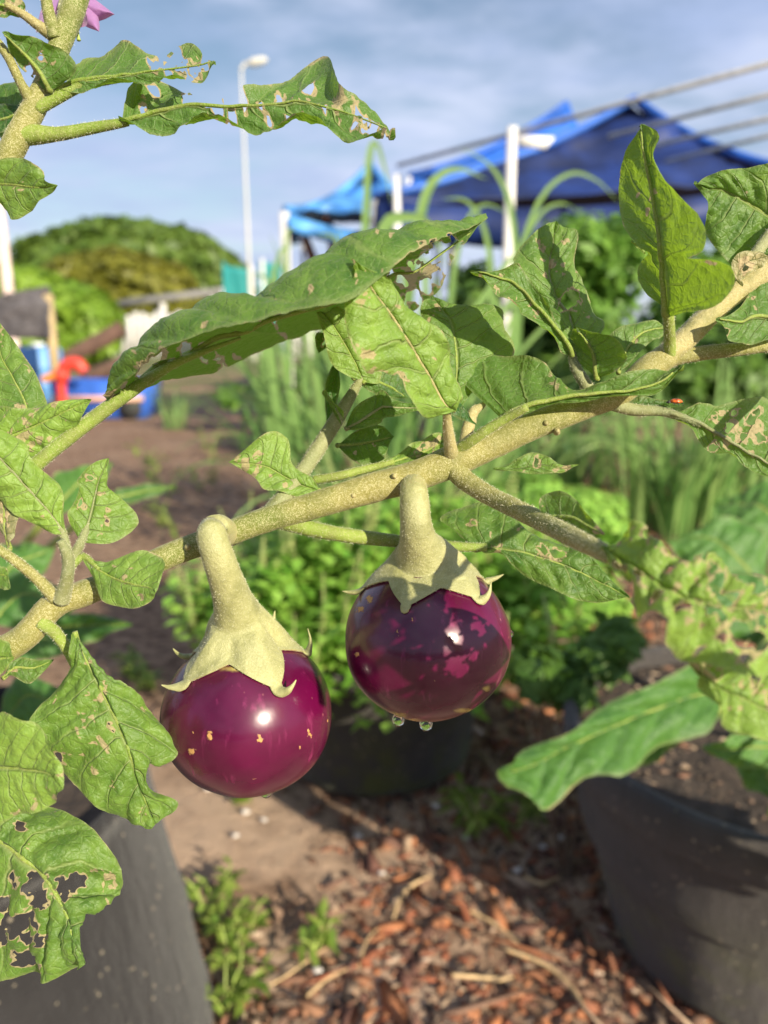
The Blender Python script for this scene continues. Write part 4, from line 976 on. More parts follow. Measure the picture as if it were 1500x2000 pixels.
    if extra: D8 = np.concatenate([D8, np.array(extra)])
    if flip: F = [f[::-1] for f in F]
    used = np.zeros(len(D8), bool); used[np.concatenate([np.array(f) for f in F])] = True
    mp = np.cumsum(used)-1; F = [tuple(mp[list(f)]) for f in F]; D8 = D8[used]
    tn = np.full(len(D8), tint)
    o = part(name, D8[:, :3], F, M[m], parent, uv=D8[:, 3:5], attrs={'dmg': D8[:, 5], 'rim': D8[:, 6], 'tint': tn})
    if label: o['label'] = label
    if rib:                                                   # raised midrib on the under side
        jm = int(round((vp[mi]+1)/2*(nv-1))); k = np.linspace(0, nu-1, 22).astype(int)[:-1]
        kk = [q for q in k if keep[q, jm] > 0.0]
        if len(kk) > 4:
            r0 = (prad or 7)*dd[0]/FPX*0.72; rr = np.linspace(r0, r0*0.28, len(kk)); Pm = P[kk, jm]-Nt[kk, jm]*(rr*0.55)[:, None]
            V, F2 = tube(Pm, rr, 8, len(kk)*3); part('midrib', V, F2, M[pm], o)
    if petiole:
        pts, rad = petiole; Pp = np.array([at(*p) for p in pts]); V, F2 = tube(Pp, np.array(rad)*np.array([p[2] for p in pts])/FPX, 14, rough=0.12, seed=seed); po = part('petiole', V, F2, M[pm], o)
        fuzz(po, V, F2, 1.0)
    return o

def fuzz(obj, V, F, dens=1.0, length=0.0007):
    """fine hairs on a stem: one child of the part"""
    V = np.asarray(V); q = np.array([f for f in F if len(f) == 4]); a, b, c, d = V[q[:, 0]], V[q[:, 1]], V[q[:, 2]], V[q[:, 3]]
    n = np.cross(b-a, d-a); ar = np.linalg.norm(n, axis=1)+1e-15; n = n/ar[:, None]
    cen = V.mean(0)
    N = int(min(9000, ar.sum()*2.4e6*dens)); 
    if N < 20: return
    r = np.random.default_rng(len(F)); k = r.choice(len(q), N, p=ar/ar.sum()); u, v = r.random((2, N, 1))
    p = a[k]*(1-u)*(1-v)+b[k]*u*(1-v)+c[k]*u*v+d[k]*(1-u)*v
    nn = n[k]
    dr = nn+r.normal(size=(N, 3))*0.45; dr /= np.linalg.norm(dr, axis=1)[:, None]; L_ = length*(0.4+0.8*r.random((N, 1)))
    sd = np.cross(dr, r.normal(size=(N, 3))); sd /= np.linalg.norm(sd, axis=1)[:, None]; w_ = 0.000035
    VV = np.stack([p-nn*1e-5-sd*w_, p-nn*1e-5+sd*w_, p+dr*L_], 1).reshape(-1, 3)
    o = part('hair', VV, np.arange(3*N).reshape(N, 3), M['hair'], obj, smooth=False); o['kind'] = 'stuff'

def orient(V, F):
    return V, F
def stem(parent, pts, mname='stem', name='branch', seg=28, rough=0.10, seed=0, hair=1.0, slim=0.89):
    """pts: (px, py, depth, half width px)"""
    P = np.array([at(p[0], p[1], p[2]) for p in pts]); R = np.array([p[3]*p[2]/FPX*slim for p in pts])
    V, F = tube(P, R, seg, (len(pts)-1)*12+1, rough=rough, seed=seed)
    k = F[0]; a = np.cross(V[k[1]]-V[k[0]], V[k[3]]-V[k[0]]); 
    if a@(V[k[0]]-P[0]) < 0: F = [f[::-1] for f in F]
    o = part(name, V, F, M[mname], parent)
    if hair: fuzz(o, V, F, hair)
    return o

# ------------------------------------------------------------------ the eggplant plant in front
trunk0 = np.array((POT_L[0]+0.0, POT_L[1], 0.33))
plant = root('eggplant_plant', trunk0, 'hairy eggplant branch crossing the picture with chewed green leaves', 'eggplant plant')
tp0 = project(trunk0); tpm = project(np.array((-0.34, 0.42, 0.62)))
stem(plant, [(*tp0, 48), (*tpm, 55), (-190, 1345, 0.236, 40), (-60, 1300, 0.229, 33), (40, 1250, 0.228, 30), (105, 1182, 0.229, 30), (160, 1160, 0.230, 29), (230, 1133, 0.231, 27), (330, 1085, 0.232, 27), (430, 1048, 0.234, 27), (520, 1015, 0.235, 28), (620, 985, 0.236, 30), (720, 955, 0.237, 33), (810, 930, 0.237, 34), (890, 898, 0.237, 36), (960, 868, 0.238, 33), (1040, 832, 0.239, 31), (1130, 798, 0.240, 29), (1210, 768, 0.241, 27), (1265, 722, 0.242, 31), (1310, 690, 0.243, 27)], 'stem', 'main_stem', 36, 0.10, 3, 1.6)
stem(plant, [(1255, 735, 0.242, 22), (1300, 695, 0.2425, 27), (1350, 650, 0.243, 25), (1400, 600, 0.244, 24), (1450, 560, 0.245, 25), (1510, 520, 0.246, 26), (1580, 470, 0.247, 24)], 'stem_tan', 'branch', 30, 0.22, 5, 1.4)
stem(plant, [(1250, 742, 0.243, 22), (1310, 702, 0.2435, 18), (1370, 690, 0.244, 16), (1440, 682, 0.244, 15), (1520, 672, 0.245, 14)], 'stem', 'branch', 22, 0.08, 6)
stem(plant, [(880, 905, 0.236, 24), (905, 935, 0.234, 23), (950, 965, 0.228, 21), (1010, 995, 0.217, 21), (1070, 1025, 0.203, 22), (1130, 1055, 0.188, 22), (1190, 1085, 0.174, 19), (1260, 1130, 0.163, 15)], 'stem', 'branch', 24, 0.08, 7)
stem(plant, [(545, 1015, 0.236, 20), (590, 1028, 0.238, 18), (660, 1043, 0.242, 16), (740, 1053, 0.246, 15), (830, 1062, 0.249, 12), (900, 1068, 0.251, 11), (950, 1069, 0.252, 9)], 'petiole', 'branch', 22, 0.08, 8)
stem(plant, [(520, 1018, 0.236, 26), (558, 968, 0.237, 20), (590, 922, 0.240, 17), (625, 870, 0.243, 17), (660, 815, 0.245, 16), (690, 765, 0.247, 11), (708, 735, 0.248, 7), (716, 715, 0.249, 3)], 'greystem', 'branch', 22, 0.08, 9)
for k_, (x_, y_, d_) in enumerate(((366, 1068, 0.2275), (1066, 826, 0.2345), (1088, 842, 0.2355), (690, 968, 0.2325), (258, 1128, 0.2268), (770, 930, 0.2318))):
    stem(plant, [(x_-1, y_+2, d_+0.003, 8), (x_, y_, d_+0.0005, 6.5), (x_+1, y_-1, d_-0.0003, 5), (x_+1, y_-1, d_, 2.5)], 'stem_tan', 'leaf_scar', 12, 0.3, 60+k_, 0)
# left little shoot and leaf stalks
stem(plant, [(120, 1172, 0.226, 20), (130, 1135, 0.223, 14), (133, 1090, 0.220, 13), (118, 1055, 0.218, 9)], 'greystem', 'branch', 18, 0.1, 11)
stem(plant, [(110, 1170, 0.226, 15), (70, 1128, 0.222, 12), (20, 1088, 0.218, 11), (-40, 1050, 0.214, 10)], 'stem', 'branch', 18, 0.08, 12)
stem(plant, [(80, 1215, 0.226, 16), (112, 1240, 0.226, 13), (140, 1285, 0.229, 11), (160, 1340, 0.230, 7)], 'petiole', 'branch', 16, 0.08, 13)
# upper left shoot
stem(plant, [(-420, 900, 0.33, 40), (-200, 620, 0.262, 34), (-60, 420, 0.242, 29), (10, 315, 0.236, 27), (40, 260, 0.235, 27), (72, 200, 0.235, 25), (98, 140, 0.235, 21), (118, 85, 0.235, 23), (138, 30, 0.236, 26), (165, -50, 0.238, 24)], 'stem', 'branch', 30, 0.10, 14, 1.3)
stem(plant, [(-420, 900, 0.33, 40), (-330, 1150, 0.29, 44), (*tpm, 46)], 'stem', 'branch', 20, 0.1, 15, 0)
stem(plant, [(66, 205, 0.234, 16), (42, 165, 0.231, 10), (15, 110, 0.228, 10), (-15, 70, 0.226, 10)], 'stem', 'branch', 16, 0.08, 16)
stem(plant, [(105, 70, 0.234, 15), (75, 50, 0.231, 11), (45, 28, 0.229, 9), (10, 8, 0.227, 6)], 'stem_tan', 'branch', 16, 0.08, 17)
stem(plant, [(108, 75, 0.233, 16), (95, 25, 0.231, 13), (85, -30, 0.230, 11)], 'stem', 'branch', 16, 0.08, 18)

S_TAN = lambda *p: list(p)
# --- upper left leaves
leaf(plant, [[(100, 178)], [(152, 136), (88, 152), (78, 166)], [(122, 98), (66, 122), (48, 138)], [(86, 80), (42, 97), (24, 112)], [(46, 68), (22, 78), (14, 86)], [(4, 62)]], (0.232, 0.222), (-0.004, 0.012), True, [(82, 112, 5), (60, 135, 6), (70, 150, 4)], [(100, 120, 7)], tint=0.25, seed=1)
leaf(plant, [[(108, 182)], [(155, 135), (140, 166), (135, 176)], [(190, 103), (190, 156), (186, 168)], [(240, 87), (245, 149), (246, 159)], [(285, 101), (296, 143), (300, 154)], [(340, 97), (345, 136), (345, 157)], [(384, 96), (388, 130), (392, 156)], [(421, 120)]], (0.234, 0.228), (0.026, -0.014), True,
     [(305, 125, 9), (330, 118, 7), (318, 108, 6), (352, 125, 9), (345, 108, 7), (378, 132, 8), (365, 148, 7), (395, 118, 10), (290, 118, 4), (402, 110, 8), (325, 140, 5)], [(350, 135, 18), (380, 140, 18), (400, 125, 14), (300, 130, 10)], tint=0.35, seed=2, petiole=([(72, 212, 0.234), (115, 190, 0.234), (170, 165, 0.234), (250, 152, 0.233)], (13, 11, 9, 6)))
leaf(plant, [[(236, 243)], [(262, 190), (274, 231), (270, 247)], [(300, 165), (312, 222), (312, 247)], [(345, 162), (352, 212), (355, 243)], [(395, 172), (402, 210), (405, 241)], [(440, 180), (446, 212), (450, 239)], [(490, 174), (492, 210), (490, 239)], [(535, 150), (535, 208), (530, 239)], [(585, 122), (580, 205), (570, 240)], [(637, 121), (625, 212), (620, 244)], [(662, 188), (665, 220), (655, 253)], [(712, 195), (706, 230), (690, 266)], [(756, 222), (744, 252), (722, 277)], [(773, 268)]],
     (0.235, 0.232, 0.226), (0.032, -0.022), True,
     [(282, 208, 6), (300, 178, 5), (365, 182, 11), (385, 176, 12), (410, 182, 16), (430, 178, 14), (455, 185, 16), (428, 205, 8), (470, 190, 10), (478, 205, 7), (455, 222, 7), (415, 222, 4), (512, 200, 9), (538, 188, 9), (547, 172, 6), (605, 165, 8), (520, 220, 5), (560, 222, 5), (588, 218, 5), (700, 218, 6), (718, 228, 8), (735, 240, 8), (728, 255, 7), (748, 262, 6), (712, 250, 5), (690, 240, 4), (640, 205, 4)],
     [(430, 200, 20), (530, 195, 12), (600, 190, 9), (660, 205, 14), (705, 245, 14), (745, 265, 16), (570, 200, 8), (690, 205, 10)], tint=0.3, seed=3, puck=0.0008, petiole=([(42, 262, 0.235), (110, 262, 0.235), (180, 250, 0.235), (250, 238, 0.235)], (22, 13, 11, 8)), dense=1.1)
leaf(plant, [[(-45, 355)], [(-10, 315), (-5, 360), (-5, 394)], [(38, 308), (25, 362), (28, 430)], [(72, 323), (58, 366), (60, 412)], [(88, 350), (86, 366), (84, 390)], [(113, 362)]], (0.232, 0.224), (-0.010, 0.008), False, [], [(46, 350, 5), (37, 370, 7)], tint=0.55, seed=4)
leaf(plant, [[(62, 252)], [(45, 178), (36, 222), (30, 256)], [(20, 160), (5, 205), (10, 276)], [(-45, 200)]], (0.240, 0.247), (0.006, 0.006), False, [], [], tint=0.12, seed=5)
leaf(plant, [[(52, 34)], [(45, 2), (30, 22), (20, 32)], [(10, -20), (-10, 8), (-10, 32)], [(-50, -5)]], (0.231, 0.224), (0.0, 0.01), True, [], [(20, 10, 20), (0, 25, 12)], tint=0.3, seed=6)
leaf(plant, [[(85, 190)], [(20, 205), (30, 225), (40, 240)], [(-20, 200), (-15, 240), (0, 262)], [(-60, 250)]], (0.238, 0.244), (0.004, -0.004), False, tint=0.1, seed=7)

# --- the long drooping leaf in the centre: its far half hangs, its near half folds over the ridge
CL = [[(226, 800), (218, 793), (205, 776), (212, 774)], [(285, 757), (273, 752), (230, 722), (258, 732)], [(345, 737), (330, 714), (274, 676), (300, 694)], [(420, 730), (402, 684), (334, 634), (356, 668)], [(500, 694), (482, 654), (404, 598), (430, 640)], [(565, 664), (552, 628), (480, 590), (505, 622)], [(628, 642), (622, 608), (545, 573), (572, 612)], [(705, 640), (700, 590), (640, 500), (680, 590)], [(760, 622), (750, 560), (715, 470), (738, 545)], [(812, 604), (800, 540), (795, 453), (800, 494)], [(858, 562), (852, 516), (868, 446), (872, 464)], [(884, 512), (905, 474), (914, 436), (916, 449)], [(951, 422)]]
def cl_off(R, vp): return np.tile(np.array((0.045, 0.0, -0.028, -0.046)), (len(R), 1))*np.clip(np.sin(np.linspace(0.12, 3.0, len(R))), 0.12, 1)[:, None]
leaf(plant, CL, (0.229, 0.236, 0.240), cl_off, True, [(300, 702, 12), (288, 722, 16), (312, 690, 7), (364, 688, 8), (338, 706, 6), (432, 706, 5), (436, 720, 5), (404, 712, 5), (398, 690, 4), (560, 628, 5), (545, 640, 4), (590, 618, 4), (860, 498, 22), (882, 486, 18), (842, 508, 10), (815, 522, 9), (790, 560, 8), (835, 560, 10), (775, 585, 8), (810, 585, 9), (850, 548, 8), (765, 545, 6), (800, 515, 5), (745, 600, 6), (736, 470, 3), (842, 474, 4), (822, 480, 5), (872, 530, 9), (790, 600, 7)],
     [(290, 705, 18), (320, 690, 12), (470, 660, 7), (430, 690, 6), (500, 660, 6), (520, 640, 6), (560, 655, 8), (800, 550, 40), (840, 540, 30), (540, 580, 8), (610, 575, 9), (240, 760, 14), (215, 775, 14), (460, 700, 8), (760, 470, 8), (700, 560, 8), (870, 520, 20), (400, 640, 6)],
     tint=0.35, seed=8, vpos=(-1, -0.45, 0.45, 1.0), ref=(0.05, 0.6), wavy=0.12, puck=0.0006, dense=1.1, prad=11, petiole=([(40, 935, 0.222), (85, 895, 0.224), (140, 850, 0.226), (190, 812, 0.228), (250, 768, 0.229), (330, 716, 0.2295), (400, 686, 0.2315), (470, 660, 0.2335)], (15, 14, 14, 14, 13, 9, 6, 3)), pm='petiole')
stem(plant, [(60, 918, 0.223, 15), (-40, 1000, 0.222, 17), (-160, 1200, 0.226, 20), (-220, 1350, 0.24, 20)], 'petiole', 'branch', 16, 0.08, 21, 0.4)
# --- centre group
leaf(plant, [[(890, 802)], [(846, 818), (868, 786), (897, 778)], [(800, 790), (842, 736), (893, 740)], [(772, 736), (812, 690), (884, 690)], [(719, 727), (786, 645), (858, 655)], [(687, 690), (755, 600), (815, 608)], [(679, 620), (724, 558), (770, 560)], [(682, 548), (704, 527), (728, 530)], [(687, 505)]], (0.218, 0.205, 0.196), (-0.006, 0.012), False, [(772, 742, 9), (750, 730, 5)], [(715, 695, 17), (700, 590, 14), (690, 540, 16), (690, 512, 12), (715, 570, 10), (733, 728, 10), (775, 730, 14), (770, 598, 6), (840, 700, 7), (722, 605, 6)], tint=0.78, seed=9, puck=0.0008, petiole=([(882, 890, 0.234), (878, 862, 0.229), (874, 830, 0.223), (872, 795, 0.218)], (15, 12, 10, 7)), pm='stem_tan')
leaf(plant, [[(893, 805)], [(850, 760), (892, 752), (918, 770)], [(835, 705), (893, 705), (1002, 698)], [(828, 655), (888, 655), (986, 645)], [(825, 618), (878, 622), (981, 601)], [(822, 596), (862, 600), (912, 597)], [(845, 577)]], (0.240, 0.252), (-0.002, 0.010), False, [], [(850, 600, 10), (835, 625, 10)], tint=0.42, seed=10)
leaf(plant, [[(712, 748)], [(660, 724), (696, 712), (742, 746)], [(640, 690), (674, 672), (742, 692)], [(630, 645), (652, 637), (702, 642)], [(618, 612), (632, 612), (662, 600)], [(611, 587)]], (0.247, 0.243), (-0.004, 0.004), False, [], [(668, 672, 7), (648, 640, 4)], tint=0.72, seed=11)
leaf(plant, [[(690, 738)], [(726, 714), (732, 745), (722, 764)], [(766, 712), (766, 760), (760, 777)], [(797, 778)]], (0.247, 0.252), (0.006, 0.004), False, tint=0.15, seed=12)
leaf(plant, [[(662, 700)], [(640, 730), (652, 745), (664, 750)], [(634, 790), (645, 792), (658, 795)], [(640, 840), (650, 838), (656, 835)], [(648, 858)]], (0.256, 0.258), (0.006, 0.006), False, tint=0.0, seed=13, m='leaf', rib=False, label='dark withered curled leaf')
leaf(plant, [[(634, 650)], [(618, 650), (628, 660), (638, 660)], [(616, 672), (628, 676), (640, 676)], [(622, 690)]], (0.25, 0.25), (0.004, 0.004), True, [(630, 672, 5)], tint=0.0, seed=14, rib=False)
leaf(plant, [[(674, 838)], [(688, 800), (700, 826), (706, 839)], [(725, 776), (740, 800), (740, 826)], [(745, 760), (752, 796), (752, 818)], [(768, 780), (778, 797), (776, 811)], [(803, 786), (806, 797), (802, 806)], [(829, 801)]], (0.243, 0.240), (0.006, -0.004), False, [], [], tint=0.3, seed=15, pm='greystem')
leaf(plant, [[(668, 832)], [(632, 772), (645, 790), (655, 795)], [(640, 766), (655, 790), (668, 800)], [(672, 822)]], (0.240, 0.236), (0.0, 0.0), True, tint=0.8, seed=16, rib=False, name='young_leaf')
leaf(plant, [[(658, 870)], [(698, 840), (700, 868), (698, 905)], [(738, 828), (736, 862), (742, 902)], [(770, 852)]], (0.249, 0.252), (0.004, 0.010), False, [], [(690, 885, 8), (730, 872, 5)], tint=0.2, seed=17)
leaf(plant, [[(626, 958)], [(606, 930), (592, 948), (586, 971)], [(570, 905), (556, 930), (542, 960)], [(562, 856), (522, 912), (512, 952)], [(522, 845), (490, 905), (490, 926)], [(446, 903)]], (0.238, 0.232), (0.004, -0.008), False, [], [(480, 905, 14), (500, 920, 12), (556, 945, 10), (530, 925, 8), (510, 890, 7), (462, 895, 8)], tint=0.75, seed=18)
leaf(plant, [[(700, 922)], [(778, 884), (788, 896), (790, 906)], [(812, 862), (830, 882), (840, 894)], [(850, 848), (862, 866), (866, 880)], [(884, 842)]], (0.240, 0.245), (0.006, 0.0), False, [(830, 868, 5), (815, 880, 4)], [(850, 865, 12), (820, 880, 10)], tint=0.7, seed=19, petiole=([(612, 938, 0.239), (660, 930, 0.239), (720, 915, 0.24), (770, 902, 0.24)], (9, 9, 8, 6)))
stem(plant, [(905, 870, 0.235, 12), (915, 835, 0.236, 14), (925, 805, 0.238, 12), (945, 790, 0.24, 6)], 'stem_tan', 'bud', 16, 0.3, 22, 0.6)
leaf(plant, [[(835, 815)], [(850, 775), (868, 790), (862, 808)], [(890, 780), (905, 800), (890, 815)], [(932, 832)]], (0.226, 0.229), (0.004, -0.008), False, [], [], tint=0.1, seed=20, rib=False)
# --- front right low leaf seen on its under side
leaf(plant, [[(982, 818)], [(897, 738), (1006, 806), (1008, 812)], [(930, 684), (1040, 792), (1044, 800)], [(1000, 693), (1082, 783), (1086, 791)], [(1060, 714), (1122, 776), (1124, 784)], [(1112, 750), (1172, 770), (1174, 778)], [(1205, 742), (1222, 766), (1224, 774)], [(1275, 722), (1284, 750), (1288, 764)], [(1337, 713)]], (0.231, 0.227, 0.224), (0.020, -0.004), True, [], [(1075, 745, 11), (1090, 755, 10), (910, 700, 5)], tint=0.8, seed=21, curlp=0.9, petiole=([(890, 882, 0.235), (925, 858, 0.231), (970, 828, 0.228), (1030, 795, 0.224)], (12, 11, 10, 8)), prad=9)
# --- right upright pair
leaf(plant, [[(1128, 704)], [(1088, 662), (1124, 662), (1177, 642)], [(1066, 612), (1112, 612), (1160, 600)], [(1034, 562), (1084, 570), (1132, 548)], [(1003, 512), (1074, 520), (1126, 500)], [(1042, 455), (1082, 470), (1120, 456)], [(1086, 431)]], (0.238, 0.250), (-0.006, 0.006), False, [(1112, 592, 13), (1100, 600, 8), (1118, 570, 3)], [(1080, 515, 16), (1060, 530, 14), (1055, 475, 9), (1100, 480, 9), (1112, 590, 16), (1060, 540, 10), (1100, 540, 8), (1120, 530, 9), (1150, 620, 8)], tint=0.38, seed=22, puck=0.0009, petiole=([(1160, 775, 0.241), (1140, 745, 0.239), (1122, 712, 0.238), (1115, 670, 0.240)], (13, 12, 10, 7)), pm='greystem')
leaf(plant, [[(1118, 696)], [(1092, 632), (1086, 650), (1082, 664)], [(1057, 580), (1046, 602), (1038, 620)], [(1016, 516), (1002, 556), (998, 592)], [(976, 527), (970, 544), (963, 563)], [(917, 530)]], (0.236, 0.228), (0.0, -0.022), True, [], [(1000, 590, 8), (975, 560, 8), (1040, 600, 7), (1060, 610, 6), (985, 540, 7), (940, 540, 10)], tint=0.6, seed=23)
leaf(plant, [[(1168, 740)], [(1130, 708), (1165, 716), (1206, 722)], [(1117, 670), (1160, 686), (1224, 692)], [(1117, 646), (1146, 660), (1192, 658)], [(1126, 638)]], (0.236, 0.230), (0.014, -0.016), True, [], [(1135, 650, 6)], tint=0.6, seed=24)
leaf(plant, [[(1208, 728)], [(1188, 662), (1222, 690), (1238, 702)], [(1222, 635), (1250, 655), (1268, 669)], [(1275, 626), (1280, 642), (1290, 660)], [(1308, 640)]], (0.243, 0.248), (0.004, -0.008), False, [], [(1240, 660, 6)], tint=0.35, seed=25)
# --- tall front leaf, light shining through
leaf(plant, [[(1305, 620)], [(1288, 598), (1304, 602), (1350, 606)], [(1266, 572), (1303, 580), (1402, 596)], [(1250, 538), (1301, 553), (1428, 548)], [(1247, 515), (1299, 525), (1406, 512)], [(1263, 494), (1297, 503), (1350, 499)], [(1245, 476), (1294, 478), (1378, 485)], [(1218, 436), (1288, 430), (1364, 432)], [(1202, 390), (1280, 385), (1327, 382)], [(1206, 340), (1270, 335), (1293, 330)], [(1224, 300), (1262, 296), (1279, 296)], [(1239, 270), (1258, 265), (1278, 264)], [(1252, 242)]], (0.226, 0.216, 0.212), (0.022, -0.034), True, [], [(1265, 412, 9), (1240, 385, 6), (1350, 440, 6), (1282, 370, 7), (1385, 515, 8), (1265, 385, 4)], tint=0.62, seed=26, puck=0.0004, petiole=([(1308, 695, 0.241), (1308, 660, 0.236), (1306, 625, 0.230), (1303, 580, 0.225)], (13, 11, 11, 8)), prad=9)
leaf(plant, [[(1262, 500)], [(1236, 476), (1246, 480), (1256, 484)], [(1232, 470)]], (0.226, 0.224), (0, 0), False, tint=0.9, seed=27, rib=False, name='young_leaf')
leaf(plant, [[(1570, 478)], [(1530, 330), (1505, 425), (1488, 506)], [(1455, 328), (1455, 392), (1436, 524)], [(1408, 333), (1412, 370), (1386, 470)], [(1372, 350), (1385, 368), (1378, 400)], [(1357, 353)]], (0.248, 0.246), (-0.008, 0.006), False, [], [(1460, 380, 8)], tint=0.38, seed=28, puck=0.0009)
stem(plant, [(1440, 548, 0.243, 10), (1470, 505, 0.243, 13), (1510, 450, 0.245, 13), (1560, 400, 0.247, 12)], 'greystem', 'branch', 16, 0.15, 23)
leaf(plant, [[(1450, 560)], [(1428, 530), (1440, 540), (1450, 545)], [(1440, 495), (1455, 515), (1470, 530)], [(1478, 490), (1482, 505), (1490, 520)], [(1500, 500)]], (0.238, 0.236), (-0.004, 0.004), False, [(1455, 525, 5)], [(1455, 520, 30)], tint=0.9, seed=29, m='dryleaf', rib=False, name='withered_leaf', label='tan withered leaf scrap curled on the upper right branch')
leaf(plant, [[(1565, 645)], [(1505, 535), (1482, 622), (1478, 670)], [(1440, 605), (1442, 632), (1430, 666)], [(1398, 622)]], (0.240, 0.232), (0.014, -0.010), True, [(1420, 650, 5)], [(1475, 580, 6), (1480, 600, 7)], tint=0.5, seed=30)
leaf(plant, [[(1296, 806)], [(1345, 796), (1360, 826), (1346, 840)], [(1400, 786), (1412, 856), (1396, 884)], [(1462, 783), (1462, 886), (1440, 892)], [(1525, 790), (1525, 920), (1495, 935)], [(1610, 965)]], (0.240, 0.232), (0.014, -0.004), True, [(1395, 812, 4), (1440, 800, 5), (1470, 820, 7), (1425, 835, 6), (1490, 850, 7), (1455, 850, 5), (1480, 800, 5), (1400, 870, 5)], [(1480, 840, 26), (1440, 830, 14), (1420, 860, 14), (1470, 880, 14), (1410, 800, 9)], tint=0.75, seed=31, petiole=([(1185, 785, 0.241), (1235, 800, 0.241), (1300, 805, 0.240), (1370, 830, 0.238)], (14, 12, 9, 6)), pm='greystem')
leaf(plant, [[(1210, 800)], [(1250, 775), (1262, 788), (1268, 794)], [(1295, 782), (1300, 792), (1304, 798)], [(1335, 794)]], (0.243, 0.243), (0.004, 0), False, tint=0.2, seed=32, rib=False)
leaf(plant, [[(962, 916)], [(1000, 902), (1012, 915), (1012, 923)], [(1045, 882), (1060, 908), (1070, 926)], [(1090, 905), (1098, 915), (1102, 922)], [(1131, 908)]], (0.244, 0.244), (0.004, -0.006), False, [(1050, 900, 5)], [(1050, 902, 22), (1110, 914, 18)], tint=0.5, seed=33, rib=False)
# --- right branch leaves, nearer the camera
leaf(plant, [[(1058, 1012)], [(1058, 968), (1090, 1012), (1082, 1018)], [(1105, 962), (1122, 1015), (1112, 1028)], [(1145, 1000), (1150, 1030), (1142, 1045)], [(1182, 1045)]], (0.205, 0.188), (0.010, -0.004), True, [], [(1165, 1035, 12), (1060, 1005, 8), (1110, 1045, 10)], tint=0.5, seed=34)
leaf(plant, [[(1176, 1068)], [(1236, 1030), (1242, 1110), (1214, 1146)], [(1292, 1050), (1302, 1150), (1254, 1182)], [(1352, 1094), (1372, 1174), (1292, 1234)], [(1422, 1092), (1434, 1186), (1362, 1290)], [(1505, 1128), (1505, 1190), (1480, 1325)], [(1630, 1205)]], (0.172, 0.159, 0.153, 0.152, 0.154, 0.158), (0.010, -0.008), False,
     [(1272, 1050, 10, 1.6), (1390, 1150, 14), (1420, 1170, 12), (1380, 1120, 7), (1455, 1135, 14), (1480, 1150, 12), (1440, 1235, 22), (1465, 1260, 18), (1400, 1210, 10), (1480, 1215, 10), (1250, 1135, 7), (1430, 1110, 6), (1360, 1180, 6), (1500, 1190, 8), (1440, 1290, 12), (1395, 1250, 6), (1330, 1200, 5), (1310, 1120, 4)]+[(1190+310*a_, 1060+230*b_, 3+6*c_) for a_, b_, c_ in np.random.default_rng(3).random((34, 3))],
     [(1270, 1055, 20), (1300, 1090, 12), (1330, 1110, 14), (1390, 1140, 24), (1450, 1130, 26), (1430, 1180, 26), (1470, 1200, 22), (1250, 1130, 16), (1310, 1190, 12), (1330, 1220, 12), (1400, 1230, 16), (1450, 1280, 24), (1320, 1160, 9), (1210, 1060, 8)], tint=0.85, seed=35, puck=0.001, prad=8, hs=1.15)
leaf(plant, [[(1352, 1284)], [(1400, 1288), (1390, 1332), (1378, 1350)], [(1462, 1298), (1450, 1362), (1412, 1406)], [(1520, 1300), (1512, 1392), (1470, 1445)], [(1620, 1450)]], (0.154, 0.157), (0.010, -0.008), False, [(1470, 1330, 10), (1500, 1360, 10)], [(1400, 1310, 14), (1440, 1340, 10), (1470, 1350, 18), (1440, 1385, 10), (1370, 1300, 8)], tint=0.75, seed=36)
stem(plant, [(1250, 1125, 0.164, 14), (1310, 1200, 0.157, 11), (1352, 1284, 0.154, 8), (1400, 1330, 0.154, 5)], 'stem_tan', 'branch', 14, 0.08, 24)
leaf(plant, [[(1502, 1120)], [(1530, 960), (1545, 1120), (1530, 1290)], [(1590, 880), (1600, 1110), (1590, 1330)], [(1650, 890), (1655, 1090), (1640, 1300)], [(1690, 970), (1690, 1080), (1680, 1220)], [(1706, 1070)]], (0.121, 0.118), (0.006, -0.004), False,  # out-of-view leaf added to shade the right eggplant, holed for its dapples
     [(1600, 1010, 24, 1.8), (1640, 1150, 28, .7), (1580, 1220, 24, 1.5), (1660, 1040, 18)],
     [(1700, 1100, 40)], tint=0.7, seed=50, hs=1.0, dense=0.7)
leaf(plant, [[(1612, 1305)], [(1680, 1255), (1695, 1320), (1690, 1385)], [(1770, 1250), (1785, 1340), (1775, 1425)], [(1860, 1360)]], (0.121, 0.120), (0.004, -0.004), False, [(1700, 1300, 9, .6), (1740, 1370, 12, .6), (1790, 1300, 9), (1730, 1290, 6), (1770, 1385, 7, 1.6), (1660, 1330, 7)], [], tint=0.7, seed=51, hs=1.0, dense=0.8,  # second unseen leaf, added to shade the lower part of the right eggplant
     petiole=([(1535, 1200, 0.122), (1575, 1260, 0.122), (1620, 1308, 0.121)], (8, 8, 6)))
stem(plant, [(1570, 690, 0.245, 15), (1680, 760, 0.20, 14), (1560, 950, 0.145, 13), (1520, 1060, 0.124, 12), (1502, 1120, 0.121, 9)], 'stem', 'branch', 12, 0.08, 25, 0)  # out-of-view branch added to hold the shading leaves
